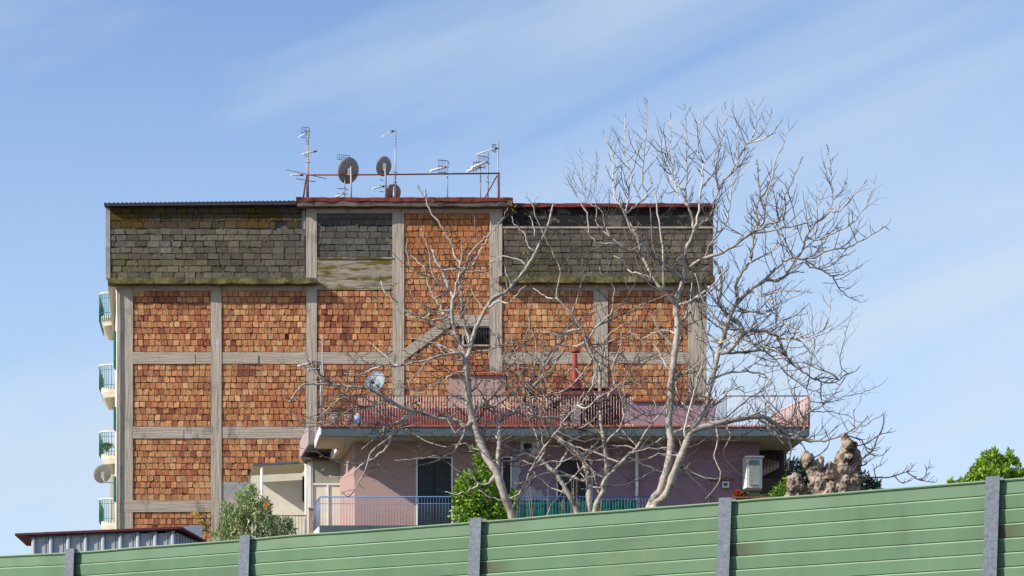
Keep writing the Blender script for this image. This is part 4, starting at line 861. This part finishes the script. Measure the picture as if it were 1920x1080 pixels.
TC = [
 (7.6, 5.6, [(1190, 1560), (1205, 1080), (1217, 955), (1237, 920), (1250, 880), (1258, 842), (1255, 805), (1255, 780), (1257, 760), (1257, 727), (1260, 702), (1267, 652), (1270, 605), (1267, 572), (1272, 552)]),
 (4.6, 2.8, [(1272, 552), (1282, 522), (1285, 490), (1287, 465), (1295, 450), (1302, 432)]),
 (2.8, 1.0, [(1302, 432), (1297, 407), (1290, 387), (1285, 355), (1287, 330), (1287, 275), (1285, 205)]),
 (2.4, .9, [(1302, 432), (1310, 397), (1317, 330), (1320, 305), (1352, 262), (1360, 207)]),
 (4.0, 2.2, [(1268, 570), (1245, 547), (1227, 527), (1215, 502), (1202, 475), (1195, 447), (1182, 427), (1172, 402), (1165, 387)]),
 (2.4, .9, [(1167, 390), (1152, 370), (1150, 330), (1147, 287), (1133, 252)]), (2.0, .8, [(1182, 400), (1183, 330), (1172, 287), (1172, 220)]),
 (2.4, .9, [(1184, 395), (1190, 387), (1212, 365), (1205, 345), (1208, 292), (1213, 245), (1213, 197)]),
 (4.0, 2.4, [(1280, 525), (1260, 507), (1240, 492), (1220, 475), (1200, 447), (1188, 430)]),
 (2.8, 1.1, [(1208, 478), (1170, 465), (1150, 457), (1120, 455), (1105, 440), (1090, 425)]),
 (1.8, .7, [(1160, 461), (1145, 445), (1132, 420), (1128, 395), (1105, 380), (1095, 340), (1090, 290)]),
 (1.8, .7, [(1105, 440), (1100, 400), (1083, 370), (1068, 335)]), (1.6, .6, [(1145, 445), (1120, 420), (1118, 385), (1120, 300)]),
 (3.0, 1.3, [(1284, 508), (1292, 505), (1315, 487), (1330, 462), (1342, 437), (1345, 400), (1338, 370)]),
 (2.8, 1.0, [(1300, 433), (1307, 425), (1332, 405), (1347, 355), (1370, 325), (1390, 287), (1407, 267), (1430, 250), (1445, 217)]),
 (1.8, .7, [(1407, 267), (1417, 235), (1416, 200)]), (1.8, .7, [(1407, 267), (1440, 257), (1462, 232)]), (1.8, .7, [(1320, 305), (1311, 290), (1309, 240), (1322, 223)]),
 (2.0, .8, [(1290, 390), (1270, 360), (1265, 310), (1258, 280), (1257, 225)]), (2.0, .8, [(1285, 355), (1262, 340), (1255, 315), (1248, 290), (1245, 258)]),
 (2.2, .9, [(1245, 547), (1240, 440), (1232, 390), (1225, 350), (1218, 330)]), (2.0, .8, [(1342, 437), (1360, 425), (1368, 390), (1372, 350), (1382, 300), (1381, 240)]),
 (2.0, .8, [(1347, 355), (1342, 330), (1340, 290), (1352, 262)]), (2.2, .8, [(1227, 527), (1205, 515), (1180, 508), (1170, 490), (1150, 480)]),
 (2.2, .9, [(1270, 605), (1290, 590), (1297, 565), (1312, 545), (1318, 510), (1330, 500)]), (2.2, .9, [(1268, 640), (1240, 625), (1225, 600), (1215, 580), (1200, 570)]),
 (2.0, .8, [(1262, 690), (1240, 670), (1225, 645), (1200, 635), (1180, 620)]), (2.0, .8, [(1258, 720), (1275, 700), (1300, 690), (1325, 660)]),
 (1.8, .8, [(1255, 790), (1235, 770), (1215, 735), (1190, 715), (1170, 690)]), (2.0, .9, [(1258, 842), (1275, 860), (1290, 890), (1310, 905), (1330, 930)]),
 (8.2, 6.0, [(1205, 1560), (1215, 1080), (1225, 955), (1247, 930), (1265, 885), (1282, 842), (1297, 807), (1310, 785)]),
 (6.0, 3.4, [(1308, 788), (1322, 765), (1335, 710), (1347, 660), (1360, 620), (1372, 585), (1385, 565), (1405, 545), (1435, 525)]),
 (3.4, 1.2, [(1432, 527), (1460, 525), (1480, 507), (1495, 482), (1505, 470), (1512, 445), (1530, 417), (1555, 397), (1560, 365), (1557, 320), (1554, 285)]),
 (3.0, 1.2, [(1430, 528), (1460, 500), (1480, 485), (1505, 485), (1530, 482), (1550, 470), (1585, 465), (1617, 450), (1647, 432), (1660, 425)]),
 (2.2, .8, [(1510, 450), (1532, 450), (1562, 437), (1597, 420), (1625, 382), (1640, 345)]), (2.0, .8, [(1555, 400), (1575, 395), (1592, 375), (1620, 345)]),
 (2.2, .9, [(1500, 486), (1520, 500), (1550, 502), (1575, 482), (1595, 475)]), (2.2, .9, [(1505, 500), (1540, 507), (1562, 517), (1585, 512), (1612, 502)]), (1.6, .7, [(1562, 517), (1577, 545), (1600, 560), (1615, 567)]),
 (3.6, 1.6, [(1383, 568), (1380, 535), (1390, 512), (1405, 492), (1410, 470), (1412, 445), (1420, 420), (1417, 395), (1425, 370), (1422, 345), (1420, 307)]),
 (2.4, .9, [(1418, 425), (1430, 420), (1435, 382), (1445, 340), (1457, 295), (1467, 275), (1478, 240)]),
 (3.6, 1.4, [(1284, 508), (1317, 485), (1355, 472), (1387, 452), (1412, 437), (1442, 420), (1467, 410), (1472, 395), (1471, 370), (1480, 352), (1500, 307)]),
 (2.0, .8, [(1420, 434), (1455, 430), (1492, 422), (1520, 410), (1535, 380), (1540, 350)]),
 (4.2, 2.6, [(1345, 672), (1365, 660), (1387, 632), (1390, 612), (1367, 595), (1352, 575), (1347, 560), (1352, 540), (1350, 510), (1340, 490)]),
 (3.4, 1.3, [(1388, 628), (1407, 620), (1437, 622), (1460, 635), (1470, 655), (1485, 682), (1512, 702), (1540, 715), (1567, 715), (1587, 702), (1605, 695)]),
 (2.6, 1.0, [(1352, 668), (1400, 662), (1430, 657), (1455, 675), (1480, 705), (1512, 727), (1535, 735)]), (2.2, .9, [(1395, 630), (1430, 650), (1460, 660), (1475, 690), (1500, 715)]),
 (2.2, .9, [(1445, 560), (1462, 597), (1495, 620), (1510, 635), (1527, 647), (1555, 647)]), (2.0, .8, [(1460, 637), (1490, 635), (1512, 632), (1527, 632), (1542, 617), (1555, 590), (1557, 550)]),
 (1.4, .7, [(1515, 715), (1520, 690), (1527, 647), (1525, 620), (1522, 587)]),
 (2.4, .9, [(1338, 708), (1375, 697), (1422, 699), (1442, 710), (1452, 727), (1450, 742)]), (1.6, .7, [(1540, 715), (1540, 740), (1545, 765), (1563, 780)]), (1.6, .7, [(1587, 702), (1570, 730), (1545, 760), (1520, 768)]),
 (6.2, 3.6, [(1305, 800), (1342, 795), (1380, 787), (1417, 781), (1440, 785), (1465, 805), (1480, 820)]),
 (3.4, 1.4, [(1480, 820), (1490, 822), (1497, 812), (1507, 805), (1512, 780), (1520, 765), (1516, 740)]), (2.0, .9, [(1480, 822), (1482, 842), (1479, 865), (1474, 885)]),
 (2.8, 1.0, [(1488, 822), (1520, 827), (1545, 827), (1580, 815), (1600, 805), (1627, 795), (1640, 785)]), (1.8, .8, [(1600, 805), (1600, 780), (1603, 765), (1612, 755)]),
 (2.2, .9, [(1420, 782), (1440, 800), (1455, 815), (1470, 835)]), (2.0, .8, [(1375, 790), (1350, 785), (1320, 775), (1300, 760)]),
 (2.0, .8, [(1320, 770), (1345, 745), (1375, 730), (1400, 735), (1430, 728)]), (1.8, .8, [(1360, 795), (1370, 815), (1358, 840), (1362, 865), (1395, 895)]),
 (1.8, .8, [(1330, 799), (1345, 830), (1340, 860), (1350, 885), (1345, 910), (1322, 935)]), (2.0, .8, [(1290, 840), (1270, 855), (1240, 850), (1215, 860)]),
 (2.4, 1.0, [(1350, 655), (1375, 640), (1392, 655), (1410, 640)]), (2.0, .8, [(1360, 620), (1345, 600), (1330, 590), (1318, 570)]), (2.0, .8, [(1372, 585), (1400, 580), (1430, 590), (1450, 575), (1480, 562), (1505, 550)]),
 (2.0, .8, [(1400, 548), (1430, 555), (1465, 545), (1490, 545), (1515, 548)]), (2.0, .8, [(1405, 492), (1430, 480), (1455, 465), (1475, 440), (1490, 430)]),
]
bare_tree('bare_tree', 'bare pale tree with yellowish buds standing left, its trunk leaning over the green shrub', 62, TA, 11, dens=1.45, leaves=150, up=.5, lenk=.8, med=.08, wander=(480, 900, 34))
bare_tree('bare_tree', 'bare multi stemmed tree in the middle, before the green privacy screen', 62.6, TB, 23, dens=1.15, leaves=40, up=.45, lenk=.8, med=.08, wander=(600, 930, 72))
bare_tree('bare_tree', 'tallest bare tree with forked trunk, its crown spreading right past the building', 61.5, TC, 37, dens=1.4, leaves=8, up=.8, lenk=.9, med=.06, wander=(560, 930, 42))

# gnarled pollard stump
gs = thing('pollarded_tree', (PX(1545, 58), 58, 0), 'gnarled knobbly pollarded stump rising above the barrier at right', 'tree')
g = MB()
def lump(path_, Y=58.):
    pts = [P(x, y, Y + dy) for x, y, r_, dy in path_]; rr_ = [r_ * Y / FPX for x, y, r_, dy in path_]
    C = cr(pts, 4); n = len(C); rad = [0] * n
    for j in range(n):
        q = j / (n - 1) * (len(rr_) - 1); a = int(q); b = min(a + 1, len(rr_) - 1); rad[j] = rr_[a] + (rr_[b] - rr_[a]) * (q - a)
    g.path(C, rad, 12)
lump([(1560, 1560, 40, 0), (1560, 1060, 40, 0), (1562, 960, 40, 0), (1565, 930, 30, 0), (1568, 905, 24, 0)])
lump([(1572, 925, 26, 0), (1570, 900, 24, 0), (1580, 880, 22, .1), (1588, 855, 19, .1), (1590, 838, 13, 0), (1586, 824, 9, 0), (1581, 812, 5, 0)])
lump([(1596, 895, 12, .1), (1606, 872, 11, .1), (1604, 852, 9, 0), (1596, 838, 8, 0), (1606, 832, 4, 0)])
lump([(1550, 940, 20, -.2), (1538, 918, 15, -.2), (1533, 893, 15, -.2), (1524, 875, 15, -.2), (1512, 862, 11, -.2), (1508, 846, 5, -.1)])
lump([(1530, 880, 12, -.3), (1538, 866, 8, -.3), (1535, 856, 4, -.3)])
lump([(1505, 990, 22, .1), (1495, 940, 15, .1), (1494, 915, 17, .1), (1490, 902, 16, .1), (1484, 893, 9, .1)])
lump([(1500, 930, 10, -.2), (1480, 928, 8, -.1), (1477, 945, 7, 0)])
lump([(1555, 900, 16, -.2), (1556, 884, 14, -.2), (1560, 868, 8, -.2)])
lump([(1560, 945, 22, -.35), (1590, 928, 18, -.35), (1602, 908, 12, -.3), (1603, 892, 6, -.2)])
lump([(1580, 930, 12, -.6), (1584, 905, 9, -.6), (1588, 890, 5, -.6)]); lump([(1555, 935, 11, -.6), (1556, 915, 9, -.6), (1562, 905, 5, -.6)])
r_ = random.Random(4)
for _ in range(48):
    cx, cy, rr = r_.choice(((1585, 870, 20), (1575, 900, 24), (1530, 885, 14), (1493, 910, 16), (1558, 895, 16), (1602, 860, 9), (1570, 925, 26), (1514, 865, 10), (1588, 838, 10), (1530, 910, 12), (1600, 915, 12)))
    a = r_.uniform(0, 6.28); q = r_.uniform(.5, 1); c = P(cx + rr * q * math.cos(a), cy + rr * q * math.sin(a), 58 + r_.uniform(-.45, .1)); k = r_.uniform(.045, .12)
    g.path([c - Vector((0, 0, k)), c - Vector((0, 0, k * .6)), c, c + Vector((0, 0, k * .6)), c + Vector((0, 0, k))], [k * .2, k * .8, k, k * .8, k * .2], 8)
tmp = g.build('stump_tmp', M['gnarl'], gs)
md = tmp.modifiers.new('r', 'REMESH'); md.mode = 'VOXEL'; md.voxel_size = .028
dg = bpy.context.evaluated_depsgraph_get(); me = bpy.data.meshes.new_from_object(tmp.evaluated_get(dg)); bpy.data.objects.remove(tmp)
me.calc_loop_triangles() if False else None
nrm = [v.normal.copy() for v in me.vertices]
for v, nn in zip(me.vertices, nrm):
    p = v.co; k = .05 * noise.noise(p * 3.2) + .07 * (.22 - abs(noise.noise(p * 5.0))) + .08 * (.2 - abs(noise.noise(Vector((p.x * 13, p.y * 13, p.z * 7))))) + .03 * noise.noise(p * 22); v.co = p + nn * k
me.name = 'trunk'; me.materials.clear(); me.materials.append(M['gnarl']); o = bpy.data.objects.new('trunk', me); sc.collection.objects.link(o); o.parent = gs; ORG[o.name] = ORG[gs.name]
me.polygons.foreach_set('use_smooth', [True] * len(me.polygons)); me.update()
cw = MB(); r_ = random.Random(9)
GT = [(1.8, .7, [(1600, 885), (1612, 865), (1635, 845), (1645, 822), (1655, 800), (1657, 780)]), (1.6, .7, [(1582, 815), (1600, 820), (1615, 825), (1622, 837), (1635, 845)]),
      (1.6, .6, [(1610, 895), (1642, 895), (1667, 895), (1692, 887), (1705, 882), (1712, 874)]), (1.3, .6, [(1700, 885), (1715, 895), (1725, 900), (1752, 905)]), (1.4, .6, [(1595, 835), (1612, 835), (1630, 828), (1650, 815), (1662, 812)]),
      (1.3, .5, [(1622, 837), (1630, 850), (1650, 855), (1660, 848)]), (1.4, .6, [(1605, 875), (1620, 872), (1625, 868), (1610, 862)]), (1.4, .6, [(1512, 850), (1505, 835), (1492, 825), (1485, 800)]), (1.3, .5, [(1520, 860), (1540, 850), (1555, 830), (1548, 810)]),
      (1.2, .5, [(1725, 900), (1735, 893), (1738, 880), (1742, 878)]), (1.2, .5, [(1642, 895), (1640, 880), (1652, 872)]), (1.2, .5, [(1677, 892), (1690, 905), (1705, 902)])]
for ra, rb_, pts in GT:
    C = cr([P(x, y, 57.8 + r_.uniform(-.1, .1)) for x, y in pts], 4); m = len(C); cw.path(C, [(ra + (rb_ - ra) * j / (m - 1)) / 70 for j in range(m)], 5, twc(r_, .012))
    for j in range(3, m):
        if r_.random() < .65:
            d = (C[j] - C[j - 1]).normalized(); nd = (d + Vector((r_.uniform(-1, 1), r_.uniform(-1, 1), r_.uniform(-.3, 1))) * .8).normalized(); L = r_.uniform(.08, .4); q = C[j]; pp = [q]
            for _ in range(4): nd = (nd + Vector((r_.uniform(-1, 1), r_.uniform(-1, 1), r_.uniform(-.4, 1))) * .25).normalized(); q = q + nd * L / 4; pp.append(q)
            cw.path(pp, [.010, .009, .008, .007, .006], 3, twc(r_, .008))
cw.build('twigs', M['twig'], gs)

# ------------------------------------------------------------------ shrubs and the dark conifer
OL = [(.24, .33, .10), (.33, .42, .18), (.14, .22, .05), (.52, .56, .36)]
leafy('olive_bush', 'airy grey green bush beside the shed, below the lean to canopy', 'bush', [(468, 1000, 52, 60), (470, 950, 24, 38), (440, 985, 30, 34), (510, 1000, 36, 34), (535, 1005, 22, 26), (415, 1010, 18, 22), (470, 925, 9, 22), (498, 955, 12, 22), (425, 960, 12, 22), (455, 935, 12, 24), (540, 985, 10, 14)], 10500, .115, OL, 55,
      stems=[(.06, [(470, HY + 20, 0), (470, 1080, 0), (468, 1000, 0), (468, 925, 0)]), (.04, [(470, 1080, 0), (500, 1010, .1), (508, 950, .1)]), (.04, [(468, 1080, 0), (440, 1000, -.1), (428, 955, -.1)])], lw=.3, seed=21, up=.5)
LG = [(.17, .35, .025), (.26, .46, .035), (.09, .22, .015), (.34, .50, .05), (.05, .12, .012)]
leafy('green_shrub', 'lush bright green shrub between the shuttered door and the left bare trunk', 'shrub', [(895, 930, 42, 52), (878, 912, 24, 32), (912, 890, 20, 28), (925, 960, 40, 34), (870, 960, 26, 34), (900, 865, 12, 18), (893, 847, 8, 14), (960, 940, 14, 22), (905, 985, 50, 40), (862, 930, 14, 20)], 11000, .125, LG, 67,
      stems=[(.06, [(900, HY + 20, 0), (900, 1060, 0), (895, 960, 0), (897, 850, 0)])], lw=.55, seed=22)
leafy('green_shrub', 'glossy yellow green laurel shrub at far right behind the last barrier post', 'shrub', [(1860, 905, 50, 34), (1858, 872, 22, 26), (1890, 888, 28, 24), (1835, 890, 20, 16), (1862, 855, 8, 12), (1888, 868, 9, 12), (1900, 890, 22, 16), (1812, 908, 18, 10), (1782, 906, 7, 5), (1925, 900, 20, 18), (1838, 874, 6, 12), (1850, 858, 5, 12), (1868, 850, 5, 10), (1893, 858, 5, 14), (1905, 872, 6, 12), (1882, 866, 5, 12), (1822, 890, 6, 10)], 9000, .09, [(.22, .40, .03), (.32, .50, .04), (.13, .26, .03), (.38, .52, .05), (.08, .17, .02)], 42,
      stems=[(.05, [(1860, HY + 20, 0), (1860, 1000, 0), (1860, 900, 0), (1862, 855, 0)])], lw=.42, seed=23, up=.4)
leafy('yellow_green_bush', 'small yellow green bush between the planters and the gnarled stump', 'bush', [(1466, 925, 20, 18), (1475, 908, 14, 14), (1455, 935, 16, 12)], 1500, .08, LG, 64, stems=[(.03, [(1466, HY + 20, 0), (1466, 1000, 0), (1468, 915, 0)])], lw=.5, seed=24)
DK = [(.018, .045, .035), (.03, .06, .045), (.012, .03, .022), (.04, .075, .05)]
leafy('dark_conifer', 'dark blue green conifer behind the house corner and the gnarled stump', 'tree', [(1450, 905, 36, 34), (1490, 890, 40, 26), (1540, 915, 60, 30), (1600, 905, 34, 26), (1630, 918, 26, 18), (1460, 880, 24, 18), (1520, 880, 24, 16), (1560, 940, 110, 26)], 9000, .30, DK, 88,
      stems=[(.35, [(1530, HY + 20, 0), (1530, 1100, 0), (1530, 900, 0)]), (.12, [(1530, 960, 0), (1460, 900, .2), (1440, 880, .2)]), (.12, [(1530, 960, 0), (1600, 915, 0), (1640, 915, 0)])], lw=.22, seed=25)

# small plants
leafy('balcony_plant', 'potted plant with green leaves on the third balcony down the left flank', 'plant', [(201, 838, 11, 7)], 420, .12, [(.05, .12, .02), (.10, .20, .03), (.35, .25, .03)], 99.8, stems=[(.02, [(201, 848, 0), (201, 836, 0)])], base=P(201, 848, 99.8), seed=31)
rd = thing('dry_reeds', (PX(965, 68.5), 68.5, 0), 'thin dry reed stems standing before the green privacy screen', 'reeds'); f = MB(); r_ = random.Random(8)
for k in range(22):
    x = r_.choice((r_.uniform(938, 1005), r_.uniform(1015, 1130))); a = P(x + r_.uniform(-6, 6), HY + 20, 68.5); a.z = 0; b = P(x, 990, 68.5 + r_.uniform(-.4, .4)); c = P(x + r_.uniform(-9, 9), r_.uniform(890, 950), 68.5 + r_.uniform(-.4, .4))
    f.path([a, b, (b + c) / 2 + Vector((r_.uniform(-.05, .05), 0, 0)), c], [.014, .013, .011, .006], 4, (.30, .21, .13))
f.build('stem', M['twig'], rd)
ob = [o for o in sc.objects if o.name == 'olive_bush'][0]; f = MB()
for cx, cy in ((497, 948), (499, 943), (502, 947), (496, 952)):
    for _ in range(7):
        p = P(cx + r_.uniform(-2, 2), cy + r_.uniform(-3, 3), 54.6 + r_.uniform(-.1, .1)); a_ = Vector((r_.uniform(-1, 1), -.3, r_.uniform(-1, 1))).normalized() * .07; b_ = a_.orthogonal().normalized() * .02
        f.add([p, p + a_ * .5 + b_, p + a_, p + a_ * .5 - b_], [(0, 1, 2, 3)], (.75, .35, .05))
f.build('blossom', M['leaf'], ob)
MB().hexa(P(339, 988, 47.9), P(339, 1003, 47.9), P(379, 1012, 48.6), P(379, 984, 48.6), (0, .03, 0)).build('translucent_sheet', M['white'], sh)
